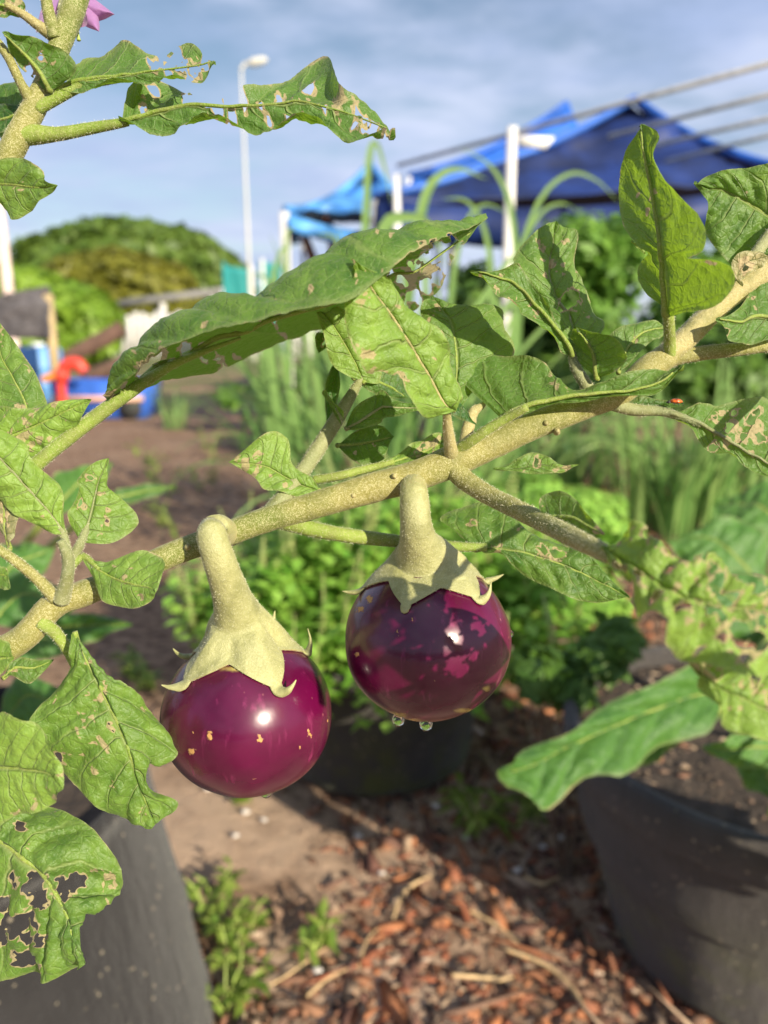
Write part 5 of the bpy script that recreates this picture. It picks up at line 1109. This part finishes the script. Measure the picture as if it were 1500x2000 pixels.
# --- behind the right fruit
leaf(plant, [[(925, 1070)], [(860, 1022), (945, 1070), (948, 1077)], [(905, 984), (968, 1071), (972, 1082)], [(965, 984), (1022, 1079), (1010, 1112)], [(1032, 1030), (1082, 1096), (1060, 1142)], [(1112, 1068), (1142, 1120), (1110, 1168)], [(1172, 1110), (1192, 1146), (1172, 1174)], [(1230, 1168)]], (0.252, 0.256, 0.250), (0.012, -0.006), False, [(1090, 1085, 14, 2.2), (1060, 1078, 6), (925, 1025, 4), (975, 1068, 4)], [(955, 1045, 6), (1010, 1040, 5), (960, 1065, 6), (920, 1030, 8), (1085, 1085, 20)], tint=0.3, seed=37, puck=0.0009)
# --- left group
leaf(plant, [[(128, 1042)], [(84, 1036), (96, 1000), (124, 998)], [(30, 1002), (56, 956), (116, 945)], [(-22, 968), (10, 905), (62, 900)], [(-65, 932), (-30, 868), (34, 850)], [(-130, 800)]], (0.222, 0.212), (0.004, 0.010), False, [], [(85, 1005, 6)], tint=0.85, seed=38, pm='greystem', petiole=([(132, 1098, 0.221), (130, 1070, 0.222), (120, 1035, 0.222), (95, 1000, 0.221)], (11, 9, 7, 5)))
leaf(plant, [[(-90, 882)], [(-20, 798), (-10, 862), (0, 902)], [(42, 798), (42, 842), (72, 906)], [(92, 790), (92, 820), (99, 866)], [(142, 779), (142, 796), (147, 836)], [(179, 780)]], (0.226, 0.220), (0.000, 0.010), False, [], [(50, 850, 20), (80, 860, 12), (130, 815, 9), (30, 845, 8), (70, 800, 10), (110, 790, 10), (20, 800, 8)], tint=0.85, seed=39)
leaf(plant, [[(52, 835)], [(0, 805), (50, 790), (93, 804)], [(-30, 742), (22, 732), (72, 735)], [(-40, 692), (0, 690), (36, 678)], [(-12, 615)]], (0.236, 0.246), (0.002, 0.006), False, [], [(55, 730, 7), (40, 795, 10), (5, 670, 6), (0, 645, 7)], tint=0.42, seed=40)
leaf(plant, [[(158, 1060)], [(132, 1012), (172, 1022), (222, 1060)], [(142, 985), (180, 990), (271, 1020)], [(154, 955), (187, 960), (244, 980)], [(151, 936), (194, 936), (212, 950)], [(174, 911), (204, 915), (209, 926)], [(212, 895)]], (0.228, 0.236), (-0.006, 0.006), False, [(168, 932, 6), (158, 985, 5), (213, 998, 3), (210, 1019, 4)], [(213, 998, 5), (210, 1020, 5), (188, 1048, 5), (200, 960, 8), (170, 932, 10), (214, 1044, 4), (198, 1024, 4)], tint=0.6, seed=41, petiole=([(140, 1095, 0.223), (150, 1075, 0.225), (162, 1050, 0.228), (175, 1015, 0.231)], (11, 10, 8, 5)), pm='greystem')
leaf(plant, [[(160, 1082)], [(198, 1099), (186, 1108), (176, 1120)], [(238, 1086), (222, 1130), (200, 1170)], [(288, 1076), (256, 1142), (240, 1188)], [(324, 1102), (290, 1148), (280, 1184)], [(304, 1158)]], (0.224, 0.216), (0.006, 0.002), False, [], [(262, 1107, 6), (240, 1125, 7), (275, 1163, 6), (222, 1110, 4)], tint=0.62, seed=42, petiole=([(130, 1120, 0.223), (145, 1100, 0.223), (165, 1088, 0.224), (195, 1112, 0.222)], (10, 8, 7, 5)))
leaf(plant, [[(-60, 1622)], [(10, 1567), (0, 1645), (-60, 1800)], [(82, 1565), (46, 1680), (-20, 1900)], [(166, 1610), (86, 1715), (22, 1910)], [(234, 1692), (112, 1756), (70, 1912)], [(236, 1738), (132, 1795), (104, 1910)], [(162, 1772), (144, 1838), (140, 1898)], [(166, 1884)]], (0.232, 0.222, 0.216), (0.014, 0.004), False,
     [(70, 1728, 17), (78, 1752, 14), (62, 1712, 9), (122, 1738, 13), (150, 1724, 14), (135, 1733, 10), (30, 1798, 17), (46, 1792, 13), (8, 1822, 13), (44, 1870, 14), (76, 1890, 8), (10, 1760, 10), (45, 1618, 9), (86, 1832, 9), (26, 1712, 7), (30, 1728, 6), (58, 1824, 9), (118, 1722, 6), (70, 1785, 7), (76, 1798, 6)],
     [(212, 1718, 12), (198, 1700, 5), (180, 1702, 4), (95, 1590, 6), (208, 1756, 6), (60, 1660, 5), (60, 1780, 8)], tint=0.42, seed=43, puck=0.0010, prad=10, dense=1.3)
leaf(plant, [[(-70, 1500)], [(-10, 1397), (-10, 1500), (-20, 1602)], [(57, 1410), (50, 1505), (40, 1592)], [(102, 1458), (96, 1515), (96, 1576)], [(123, 1542)]], (0.206, 0.196), (-0.004, 0.004), False, [], [(110, 1560, 14), (70, 1575, 10), (30, 1585, 12), (0, 1590, 12), (115, 1520, 8)], tint=0.8, seed=44)
leaf(plant, [[(146, 1234)], [(137, 1295), (165, 1282), (190, 1295)], [(99, 1350), (190, 1332), (216, 1340)], [(69, 1400), (216, 1386), (276, 1365)], [(76, 1450), (236, 1430), (317, 1408)], [(117, 1516), (252, 1470), (337, 1466)], [(180, 1553), (264, 1510), (290, 1490)], [(215, 1592), (276, 1546), (302, 1542)], [(248, 1617), (291, 1582), (342, 1566)], [(304, 1609)]], (0.222, 0.218, 0.224), (0.003, 0.018), False,
     [(118, 1473, 7), (120, 1490, 4), (216, 1420, 3)], [(200, 1345, 9), (196, 1362, 10), (188, 1378, 10), (172, 1352, 5), (152, 1395, 6), (165, 1410, 6), (178, 1402, 8), (160, 1428, 10), (172, 1424, 9), (200, 1452, 12), (196, 1440, 8), (208, 1465, 8), (165, 1492, 7), (190, 1495, 9), (144, 1378, 5), (185, 1482, 5), (162, 1478, 5), (172, 1290, 5), (140, 1470, 6), (218, 1528, 6), (110, 1370, 4), (280, 1580, 8), (284, 1385, 6), (120, 1480, 14)], tint=0.5, seed=45, puck=0.0009, prad=8, dense=1.2)
leaf(plant, [[(18, 1075)], [(-5, 1020), (8, 1030), (25, 1050)], [(-10, 980), (8, 985), (36, 1000)], [(5, 940)]], (0.219, 0.222), (0.006, -0.004), False, [(8, 1020, 5)], [(10, 1010, 22), (5, 985, 14)], tint=0.4, seed=46, m='dryleaf', name='withered_leaf', label='brown withered leaf at the left edge under the light green leaves')
leaf(plant, [[(-40, 1300)], [(-20, 1250), (0, 1285), (-10, 1325)], [(12, 1252), (10, 1285), (8, 1310)], [(28, 1285)]], (0.214, 0.212), (0, 0), False, tint=0.7, seed=47)
leaf(plant, [[(5, 1325)], [(30, 1285), (30, 1305), (25, 1320)], [(70, 1288), (65, 1305), (60, 1335)], [(106, 1288)]], (0.236, 0.240), (0.006, -0.004), False, [], [(30, 1310, 12)], tint=0.3, seed=48)
leaf(plant, [[(-20, 1080)], [(-10, 1105), (0, 1120), (-10, 1140)], [(12, 1110), (10, 1125), (8, 1152)], [(20, 1150)]], (0.214, 0.212), (0, 0), False, tint=0.5, seed=49)

# --- flower hanging behind the upper left shoot
fl = bpy.data.objects.new('flower', None); COL.objects.link(fl); fl.parent = plant; fl['label'] = 'drooping purple star flower behind the upper left stem'
fc = at(140, -5, 0.250)
def petal_pts(tip, wl, wr, d0, dt):
    c = project(fc)
    return [[(c[0], c[1])], [wl, ((c[0]+tip[0])/2, (c[1]+tip[1])/2), wr], [tip]]
def petal(st, d, off, seed):
    R = catmull(np.array([[s[0]]*3 if len(s) == 1 else s for s in st], float), 20); v = np.linspace(-1, 1, 15)
    S = abs(v)[None, :, None]; B = R[:, 1:2]+(np.where((v < 0)[None, :, None], R[:, :1], R[:, 2:])-R[:, 1:2])*S
    D = np.linspace(d[0], d[1], 20)[:, None]+off*abs(v)[None]**1.5+0.0012*(fbm(np.linspace(0, 5, 20)[:, None], v[None]*3+seed, seed, 3)-.45)
    P = at(B[..., 0], B[..., 1], D); i = np.arange(300).reshape(20, 15)
    part('petal', P.reshape(-1, 3), np.stack([i[:-1, :-1], i[1:, :-1], i[1:, 1:], i[:-1, 1:]], -1).reshape(-1, 4), M['petal'], fl)
petal([[(150, -10)], [(170, -12), (180, 15), (175, 40)], [(190, 2), (195, 18), (198, 40)], [(224, 28)]], (0.247, 0.246), 0.004, 1)
petal([[(150, -5)], [(185, 20), (172, 30), (150, 30)], [(194, 45), (184, 48), (165, 50)], [(194, 62)]], (0.246, 0.242), 0.004, 2)
petal([[(140, -5)], [(165, 20), (150, 28), (130, 25)], [(170, 48), (158, 45), (140, 42)], [(152, 55)]], (0.246, 0.242), -0.003, 3)
petal([[(130, -5)], [(120, 20), (105, 20), (95, 0)], [(105, 48), (92, 40), (80, 20)], [(70, 64)]], (0.248, 0.246), 0.004, 4)
petal([[(150, -10)], [(150, -40), (175, -30), (190, -8)], [(200, -40), (205, -20), (200, 0)], [(225, -20)]], (0.250, 0.252), 0.002, 5)
V, F = tube([at(148, 20, 0.243), at(151, 45, 0.242), at(152, 66, 0.241), at(154, 79, 0.241)], np.array([3, 3, 2.6, 4])*0.241/FPX, 10); part('pistil', V, F, M['pistil'], fl)
V, F = tube([at(146, 10, 0.244), at(153, 35, 0.2425), at(153, 53, 0.242)], np.array([9, 8, 3])*0.242/FPX, 10); part('anther', V, F, M['anther'], fl)
V, F = tube([at(118, 20, 0.238), at(128, -25, 0.244), at(142, -35, 0.250), at(140, -5, 0.250)], np.array([6, 6, 8, 14])*0.245/FPX, 12); part('flower_stalk', V, F, M['calyx'], fl)

# ------------------------------------------------------------------ the two eggplants
def eggplant(label, cpx, R_px, d, axis, lobes, notch, ped, tips, scars, pale, drops, seed, squash=0.95, lump=0.032, dark=0.0):
    c = at(cpx[0], cpx[1], d); R = R_px*d/FPX*0.985
    A = np.array(axis, float); A /= np.linalg.norm(A)
    X = np.cross(np.array((0, 1.0, 0)), A); X /= np.linalg.norm(X); Y = np.cross(A, X)        # X to the right, Y away from the camera
    r_ = root('eggplant', c, label, 'eggplant', 'round purple eggplants hanging from the branch')
    nph, nth = 150, 220
    def body(ph, th):
        s = 1+lump*(fbm(np.cos(th)*1.1+np.sin(ph)*2+4, np.sin(th)*1.1+ph*1.3, seed, 2)-0.4)*2+0.006*np.cos(5*th)*np.sin(ph)**2
        z = np.cos(ph); k = squash+(1-squash)*np.sin(ph)**2
        k = k*(1-0.05*np.exp(-((math.pi-ph)/0.5)**2))
        return R*s*k
    def dirv(ph, th): return np.sin(ph)[..., None]*(np.sin(th)[..., None]*X-np.cos(th)[..., None]*Y)+np.cos(ph)[..., None]*A   # th 0 faces the camera
    PH, TH = np.meshgrid(np.linspace(0.02, math.pi-0.008, nph), np.linspace(0, 2*math.pi, nth, endpoint=False), indexing='ij')
    P = c+dirv(PH, TH)*body(PH, TH)[..., None]; px, py, dd = project(P.reshape(-1, 3)); px, py, dd = (q.reshape(PH.shape) for q in (px, py, dd))
    front = np.sum(dirv(PH, TH)*(P-C0), -1) < 0
    sc = np.zeros(PH.shape); nz = fbm(px/5, py/5, seed, 3)-0.45
    for (x, y, rx, ry) in scars: sc = np.maximum(sc, np.where(front, np.clip(1.15-0.8*np.sqrt(((px-x)/rx)**2+((py-y)/ry)**2)+nz*0.9, 0, 1), 0))
    pl = np.zeros(PH.shape)
    for (x, y, rx, ry) in pale: pl = np.maximum(pl, np.where(front, np.clip(1.2-np.sqrt(((px-x)/rx)**2+((py-y)/ry)**2)+nz*0.8, 0, 1), 0))
    i = np.arange(nph*nth).reshape(nph, nth); j = np.roll(i, -1, 1)
    F = np.stack([i[:-1], i[1:], j[1:], j[:-1]], -1).reshape(-1, 4)
    F = [tuple(f) for f in F]+[tuple(i[0][::-1])[::-1], tuple(i[-1][::-1])]
    part('fruit', P.reshape(-1, 3), F, M['skin'], r_, attrs={'scar': sc.ravel(), 'pale': pl.ravel(), 'dark': np.full(sc.size, dark)})
    # calyx with its stalk: rings down the stalk, then over the shoulder of the fruit
    n = 120; th = np.linspace(0, 2*math.pi, n, endpoint=False)
    lb = sorted((math.radians(a) % (2*math.pi), math.radians(p), s_) for a, p, s_ in lobes); phm = np.zeros(n)
    for q, t_ in enumerate(th):
        best = None
        for k in range(len(lb)):
            a0, p0, s0 = lb[k]; a1, p1, s1 = lb[(k+1) % len(lb)]; gap = (a1-a0) % (2*math.pi); x = (t_-a0) % (2*math.pi)
            if x <= gap: best = (x/gap, p0, s0, p1, s1, gap); break
        x, p0, s0, p1, s1, gap = best; nt = math.radians(notch)
        if x < 0.5: phm[q] = p0+(nt-p0)*(1-(1-2*x)**s0)
        else: phm[q] = p1+(nt-p1)*(1-(2*x-1)**s1)
    Pc = np.array([at(p[0], p[1], p[2]) for p in ped]); Rc = np.array([p[3]*p[2]/FPX for p in ped])
    nr = 26; Q = catmull(Pc, nr); RR = np.interp(np.linspace(0, len(Rc)-1, nr), range(len(Rc)), Rc)
    T = np.gradient(Q, axis=0); T /= np.linalg.norm(T, axis=1)[:, None]
    rings = []
    for k in range(nr):
        N = X-T[k]*(X@T[k]); N /= np.linalg.norm(N); B = np.cross(T[k], N)
        if (B@Y) < 0: B = -B
        rr = RR[k]*(1+0.06*(fbm(np.cos(th)*1.5+3, np.sin(th)*1.5+k*0.12, seed+3, 3)-0.45))
        if k == 0: rings.append(Q[k]+np.zeros((n, 1))*N)
        rings.append(Q[k]+rr[:, None]*(np.sin(th)[:, None]*N-np.cos(th)[:, None]*B))
    last = rings[-1]; rel = last-c; d0 = np.linalg.norm(rel, axis=1); ph0 = np.arccos(np.clip((rel@A)/d0, -1, 1)); th0 = np.arctan2(rel@X, -(rel@Y))
    for t_ in np.linspace(0.04, 1, 34):
        dth = (th-th0+math.pi) % (2*math.pi)-math.pi
        ph = ph0+(phm-ph0)*t_**0.85; tt = th0+dth*min(1, t_*2.5)
        Rb = body(ph, tt); lift = R*(0.045-0.012*t_)*(1+0.6*(fbm(np.cos(th)*2.4+2, np.sin(th)*2.4+t_*2, seed+7, 3)-.45))
        rad = Rb+lift+(d0-Rb-lift)*(1-t_)**2.6
        ridge = 0.05*R*np.maximum(0, (phm-math.radians(notch)))*t_*(1-t_)*4+0.012*R*np.sin(th*13+seed)*math.sin(math.pi*t_)*vn(th*2.2, t_*3, seed)
        rings.append(c+dirv(ph, tt)*(rad+ridge)[:, None])
    rim_o = rings[-1]
    ph = phm-0.015; rings.append(c+dirv(ph, th)*(body(ph, th)+R*0.006)[:, None])
    ph = phm-0.10; rings.append(c+dirv(ph, th)*(body(ph, th)-R*0.03)[:, None])
    Vc = np.array(rings).reshape(-1, 3); k = len(rings)
    F = [(a*n+b, (a+1)*n+b, (a+1)*n+(b+1) % n, a*n+(b+1) % n) for a in range(k-1) for b in range(n)]
    nrm = np.cross(Vc[F[n*8][1]]-Vc[F[n*8][0]], Vc[F[n*8][3]]-Vc[F[n*8][0]])
    if nrm@(Vc[F[n*8][0]]-Q[7]) < 0: F = [f[::-1] for f in F]
    co = part('calyx', Vc, F, M['calyx'], r_, attrs={'rim': np.repeat(np.maximum(np.clip((np.arange(k)-(k-9))/7.0, 0, 1.1), 0.82*np.clip((13-np.arange(k))/7.0, 0, 1)), n)}); fuzz(co, Vc, F, 0.9, 0.0005)
    for k_, offs, rad in tips:
        az, pk = math.radians(lobes[k_][0]), math.radians(lobes[k_][1]); nv_ = dirv(np.array(pk), np.array(az))
        ap = c+nv_*(float(body(np.array(pk), np.array(az)))+R*0.02); ax_, ay_, ad_ = project(ap)
        pv = c+dirv(np.array(pk-0.16), np.array(az))*(float(body(np.array(pk-0.16), np.array(az)))+R*0.03)
        Pt = np.array([pv]+[at(ax_+o[0]*0.8, ay_+o[1]*0.8, ad_+(o[2] if len(o) > 2 else 0)) for o in offs]); rr = np.array([rad[0]*1.1]+list(rad))*d/FPX*0.8
        V, F = tube(Pt, rr, 14, 24, rough=0.25, seed=k_+seed); Vr = V.reshape(24, 14, 3); cen = Vr.mean(1, keepdims=True); of = Vr-cen
        w_ = np.linspace(0.75, 0.35, 24)[:, None, None]; V = (cen+of-w_*(of@nv_)[..., None]*nv_).reshape(-1, 3)
        part('sepal_tip', V, F, M['calyx'], co)
    return r_
def drop(label, px, py, d, r_px, parent_lab=None):
    r = r_px*d/FPX; c = at(px, py, d); V, F = lathe([(0, -r*1.05), (r*.5, -r*.93), (r*.86, -r*.55), (r, 0), (r*.93, r*.4), (r*.75, r*.75), (r*.55, r*1.0), (0, r*1.0)], 20)
    o = link('water_drop', mesh('water_drop', V, F, M['water']), None, c); tag(o, label, 'water drop', 'water drops under the eggplants'); return o
eggplant('glossy magenta eggplant in full sun, the lower left of the pair', (485, 1395), 167, 0.246, (-0.06, 0.03, 1),
         [(38, 55, 1.15), (-48, 50, 1.2), (-115, 48, 1.3), (108, 50, 1.3), (165, 50, 1.3)], 31,
         [(452, 1046, 0.236, 22), (428, 1032, 0.227, 27), (413, 1042, 0.222, 29), (424, 1082, 0.222, 31), (440, 1128, 0.2265, 33), (455, 1172, 0.2325, 38), (464, 1200, 0.237, 47)],
         [(0, [(0, 0), (18, 3, -0.001), (32, -8, -0.002), (43, -25, -0.002)], (15, 10, 5, 1.2)), (1, [(0, 0), (-22, 6), (-38, 6), (-56, 1)], (15, 9, 5, 1.2)), (2, [(0, 0), (-20, 3), (-36, -3), (-50, -17)], (15, 9, 5, 1.2)),
          (3, [(0, 0), (8, -14), (9, -35), (3, -60)], (13, 8, 5, 1.2)), (4, [(0, 0), (6, -25), (10, -50), (14, -72)], (13, 9, 6, 1.2))],
         [(409, 1438, 7, 12), (374, 1466, 9, 8), (508, 1444, 7, 10), (378, 1432, 3, 3), (640, 1408, 2, 6), (602, 1430, 2.5, 10), (608, 1437, 2, 6), (448, 1465, 2, 3), (515, 1425, 1.5, 3), (585, 1460, 2, 4), (497, 1521, 8, 2), (450, 1520, 5, 2)], [(470, 1306, 40, 5)], None, 5, 0.93)
eggplant('dark purple eggplant dappled by leaf shade, the upper right of the pair', (834, 1250), 164, 0.247, (0.0, 0.03, 1),
         [(-22, 50, 1.2), (48, 48, 1.2), (110, 49, 1.3), (178, 46, 1.3), (-92, 52, 1.3)], 34,
         [(806, 940, 0.238, 24), (808, 958, 0.231, 27), (810, 985, 0.2285, 29), (812, 1015, 0.2285, 30), (815, 1045, 0.231, 34), (820, 1068, 0.235, 42), (824, 1082, 0.238, 54)],
         [(0, [(0, 0), (2, 8), (4, 16)], (12, 7, 1.5)), (1, [(0, 0), (16, -4), (26, -20), (30, -44)], (14, 9, 5, 1.2)), (2, [(0, 0), (15, -4), (30, -9), (46, -17)], (13, 8, 5, 1.2)), (4, [(0, 0), (-20, 6), (-46, 3)], (13, 7, 1.2))],
         [(722, 1170, 7, 8), (703, 1190, 9, 7), (698, 1278, 5, 6), (780, 1244, 2, 5), (775, 1232, 2, 3), (805, 1210, 2, 4), (848, 1330, 2, 3)], [(770, 1398, 26, 7), (800, 1408, 20, 5), (905, 1388, 22, 5), (950, 1345, 8, 6)], None, 9, 0.96, 0.02, 0.0)
drop('clear water drop under the magenta left eggplant', 520, 1545, 0.243, 13)
drop('round water drop under the middle of the dappled right eggplant', 832, 1414, 0.244, 13)
drop('flatter water drop left of the round one under the right eggplant', 778, 1406, 0.243, 12)
drop('tiny water bead on the right flank of the dappled eggplant', 997, 1238, 0.247, 6)

# small orange beetle on the leaf stalk at right
bt = root('beetle', at(1320, 788, 0.238), 'tiny orange beetle on the pale leaf stalk at right', 'beetle')
r0 = 0.0016; V, F = lathe([(0, 0), (r0*.75, r0*.1), (r0, r0*.35), (r0*.85, r0*.75), (r0*.4, r0*1.0), (0, r0*1.05)], 18); V = V*np.array((1.25, 1, 0.9)); link('shell', mesh('shell', V, F, M['beetle']), bt)
V, F = lathe([(0, 0), (r0*.45, r0*.1), (r0*.5, r0*.3), (0, r0*.6)], 12); link('head', mesh('head', V+np.array((-r0*1.4, 0, 0)), F, M['black']), bt)
for sx in (-1, 0, 1):
    for sy in (-1, 1):
        V, F = tube([(sx*r0*.6, sy*r0*.6, r0*.2), (sx*r0*.8, sy*r0*1.3, r0*.2), (sx*r0*.9, sy*r0*1.6, -r0*.3)], [r0*.09, r0*.08, r0*.05], 6, 6); link('leg', mesh('leg', V, F, M['black']), bt)

# ------------------------------------------------------------------ the plants in the other pots and behind on the left
pr = root('broad_leaf_plant', (*POT_R, 0.31), 'broad leaved eggplant growing in the big lower right pot', 'eggplant plant')
leaf(pr, [[(1425, 1345)], [(1365, 1292), (1352, 1360), (1372, 1432)], [(1262, 1338), (1262, 1392), (1294, 1455)], [(1180, 1383), (1182, 1426), (1216, 1520)], [(1100, 1428), (1102, 1462), (1142, 1520)], [(1040, 1460), (1046, 1492), (1066, 1586)], [(994, 1486), (1000, 1506), (1014, 1548)], [(976, 1502)]], (0.80, 0.72, 0.68), (0.01, -0.03), False, [], [(1250, 1370, 4)], m='bgleaf', tint=0.35, seed=60, puck=0.0022, marg=0.08)
rl_ = np.random.default_rng(55); n_ = 900
qa = rl_.random(n_)*6.283; qr = 0.255*np.sqrt(rl_.random(n_)); qs = 0.002+0.006*rl_.random(n_)**3
o8 = np.array([(1, 0, 0), (-1, 0, 0), (0, 1, 0), (0, -1, 0), (0, 0, 1), (0, 0, -1)], float); of = np.array([(0, 2, 4), (2, 1, 4), (1, 3, 4), (3, 0, 4), (2, 0, 5), (1, 2, 5), (3, 1, 5), (0, 3, 5)])
Bq = o8[None]*np.stack([qs*(1+1.5*rl_.random(n_)), qs, qs*0.4], 1)[:, None]*(0.7+0.6*rl_.random((n_, 6, 1))); aa = rl_.random((n_, 1))*6.283
Vq = np.stack([Bq[..., 0]*np.cos(aa)-Bq[..., 1]*np.sin(aa)+(POT_R[0]+qr*np.cos(qa))[:, None], Bq[..., 0]*np.sin(aa)+Bq[..., 1]*np.cos(aa)+(POT_R[1]+qr*np.sin(qa))[:, None], Bq[..., 2]+0.308], -1)
cq = np.array([(.30, .21, .14), (.16, .10, .07), (.20, .10, .06), (.09, .06, .04), (.38, .28, .19)])[rl_.integers(0, 5, n_)]
o = part('litter', Vq.reshape(-1, 3), (of[None]+np.arange(n_)[:, None, None]*6).reshape(-1, 3), M['chip'], POT_RO, smooth=False, attrs={'tone': np.repeat(cq, 6, 0)}); o['kind'] = 'stuff'
tb = np.array((*POT_R, 0.29)); a_ = at(1425, 1345, 0.80)
V, F = tube([tb, (tb+a_)/2+np.array((0, 0, 0.05)), a_], [0.006, 0.005, 0.004], 10); part('petiole', V, F, M['petiole'], pr)
V, F = tube([tb, tb+np.array((0.01, 0.02, 0.12)), tb+np.array((0.03, 0.03, 0.22))], [0.012, 0.01, 0.007], 12); part('stem', V, F, M['stem'], pr)
for st, d, tn, sd in (([[(1560, 1470)], [(1520, 1420), (1490, 1460), (1480, 1500)], [(1450, 1430), (1430, 1465), (1420, 1490)], [(1370, 1460)]], (0.78, 0.75), 0.6, 61),
                      ([[(1400, 1395)], [(1330, 1392), (1320, 1420), (1330, 1450)], [(1270, 1425), (1260, 1455), (1275, 1490)], [(1215, 1500)]], (0.86, 0.80), 0.25, 69),
                      ([[(1420, 1380)], [(1500, 1400), (1470, 1440), (1430, 1470)], [(1530, 1470), (1490, 1500), (1450, 1530)], [(1500, 1560)]], (0.82, 0.76), 0.45, 70),
                      ([[(1480, 1260)], [(1520, 1160), (1450, 1190), (1420, 1240)], [(1440, 1110), (1400, 1150), (1370, 1200)], [(1330, 1130)]], (0.95, 0.98), 0.3, 62),
                      ([[(1520, 1180)], [(1500, 1060), (1430, 1080), (1400, 1150)], [(1430, 1010), (1380, 1050), (1345, 1110)], [(1300, 1060)]], (1.0, 1.04), 0.5, 63),
                      ([[(1600, 1120)], [(1570, 960), (1500, 1000), (1450, 1080)], [(1500, 940), (1450, 985), (1400, 1040)], [(1395, 985)]], (1.02, 1.1), 0.55, 64),
                      ([[(1470, 1420)], [(1470, 1330), (1420, 1360), (1390, 1400)], [(1420, 1300), (1380, 1330), (1340, 1350)], [(1320, 1310)]], (0.88, 0.9), 0.2, 65)):
    o = leaf(pr, st, d, (0.02, -0.02), False, m='bgleaf', tint=tn, seed=sd, puck=0.003, marg=0.05)
    a_ = at(*st[0][0], d[0]); t2 = tb+np.array((0.03, 0.03, 0.2))
    V, F = tube([t2, (t2+a_)/2+np.array((0, 0, 0.02)), a_], [0.006, 0.005, 0.004], 8); part('petiole', V, F, M['petiole'], o)

for st, sd in (([[(1150, 1560)], [(1300, 1580), (1240, 1640), (1180, 1680)], [(1365, 1660), (1320, 1700), (1270, 1750)], [(1440, 1762), (1412, 1780), (1385, 1808)], [(1425, 1805)]], 66),
               ([[(1300, 1540)], [(1420, 1600), (1400, 1620), (1370, 1650)], [(1520, 1680), (1500, 1700), (1470, 1740)], [(1600, 1780)]], 67),
               ([[(1150, 1500)], [(1250, 1450), (1260, 1520), (1270, 1600)], [(1400, 1480), (1400, 1560), (1400, 1630)], [(1600, 1550), (1600, 1600), (1600, 1650)], [(1720, 1620)]], 68)):
    off_ = np.array(SUN)*0.20                                  # unseen leaves of this plant, shaped to cast the pot wall's leaf shadows
    st2 = [[tuple(project(at(x, y, 0.80)+off_)[:2]) for x, y in row] for row in st]; dd_ = float(project(at(1350, 1700, 0.80)+off_)[2])
    o = leaf(pr, st2, (dd_+0.02, dd_-0.02), (0.0, -0.01), False, m='bgleaf', tint=0.4, seed=sd, puck=0.002, marg=0.05, dense=0.5)
    a_ = at(*st2[0][0], dd_+0.02); t2 = tb+np.array((0.03, 0.0, 0.18))
    V, F = tube([t2, (t2+a_)/2+np.array((0.03, 0, 0.05)), a_], [0.006, 0.005, 0.004], 8); part('petiole', V, F, M['petiole'], o)

lowb = on_z(60, 1330, 0.0)
lp = root('young_plant', (lowb[0]-0.1, lowb[1]-0.1, 0), 'low broad leaved plant in the shade behind the left end of the branch', 'plant'); lp0 = np.array(lp.location)
for st, d, tn, sd in (([[(90, 1010)], [(105, 930), (150, 950), (165, 990)], [(160, 912), (180, 930), (195, 960)], [(222, 905)]], (0.75, 0.78), 0.5, 70),
                      ([[(200, 975)], [(235, 955), (245, 968), (245, 985)], [(290, 946), (295, 958), (300, 970)], [(346, 950)]], (0.78, 0.80), 0.15, 71),
                      ([[(60, 1240)], [(120, 1200), (130, 1225), (130, 1265)], [(190, 1200), (195, 1222), (190, 1250)], [(258, 1218)]], (0.7, 0.68), 0.12, 72),
                      ([[(-20, 1220)], [(20, 1120), (40, 1160), (50, 1230)], [(90, 1130), (100, 1170), (100, 1220)], [(160, 1180)]], (0.62, 0.66), 0.2, 73),
                      ([[(0, 1420)], [(20, 1330), (50, 1360), (60, 1420)], [(90, 1330), (100, 1370), (95, 1420)], [(140, 1380)]], (0.6, 0.62), 0.15, 74),
                      ([[(-30, 1180)], [(-10, 1080), (20, 1110), (40, 1170)], [(40, 1060), (60, 1090), (80, 1130)], [(110, 1070)]], (0.7, 0.74), 0.45, 75),
                      ([[(20, 1300)], [(30, 1230), (70, 1250), (80, 1290)], [(90, 1225), (115, 1250), (120, 1280)], [(170, 1250)]], (0.62, 0.66), 0.3, 76)):
    o = leaf(lp, st, d, (0.02, -0.02), False, m='bgleaf', tint=tn, seed=sd, puck=0.002, marg=0.05)
    a_ = at(*st[0][0], d[0]); V, F = tube([lp0, lp0*0.4+a_*0.6+np.array((-0.03, 0, 0.03)), a_], [0.008, 0.006, 0.004], 8); part('petiole', V, F, M['petiole'], o)
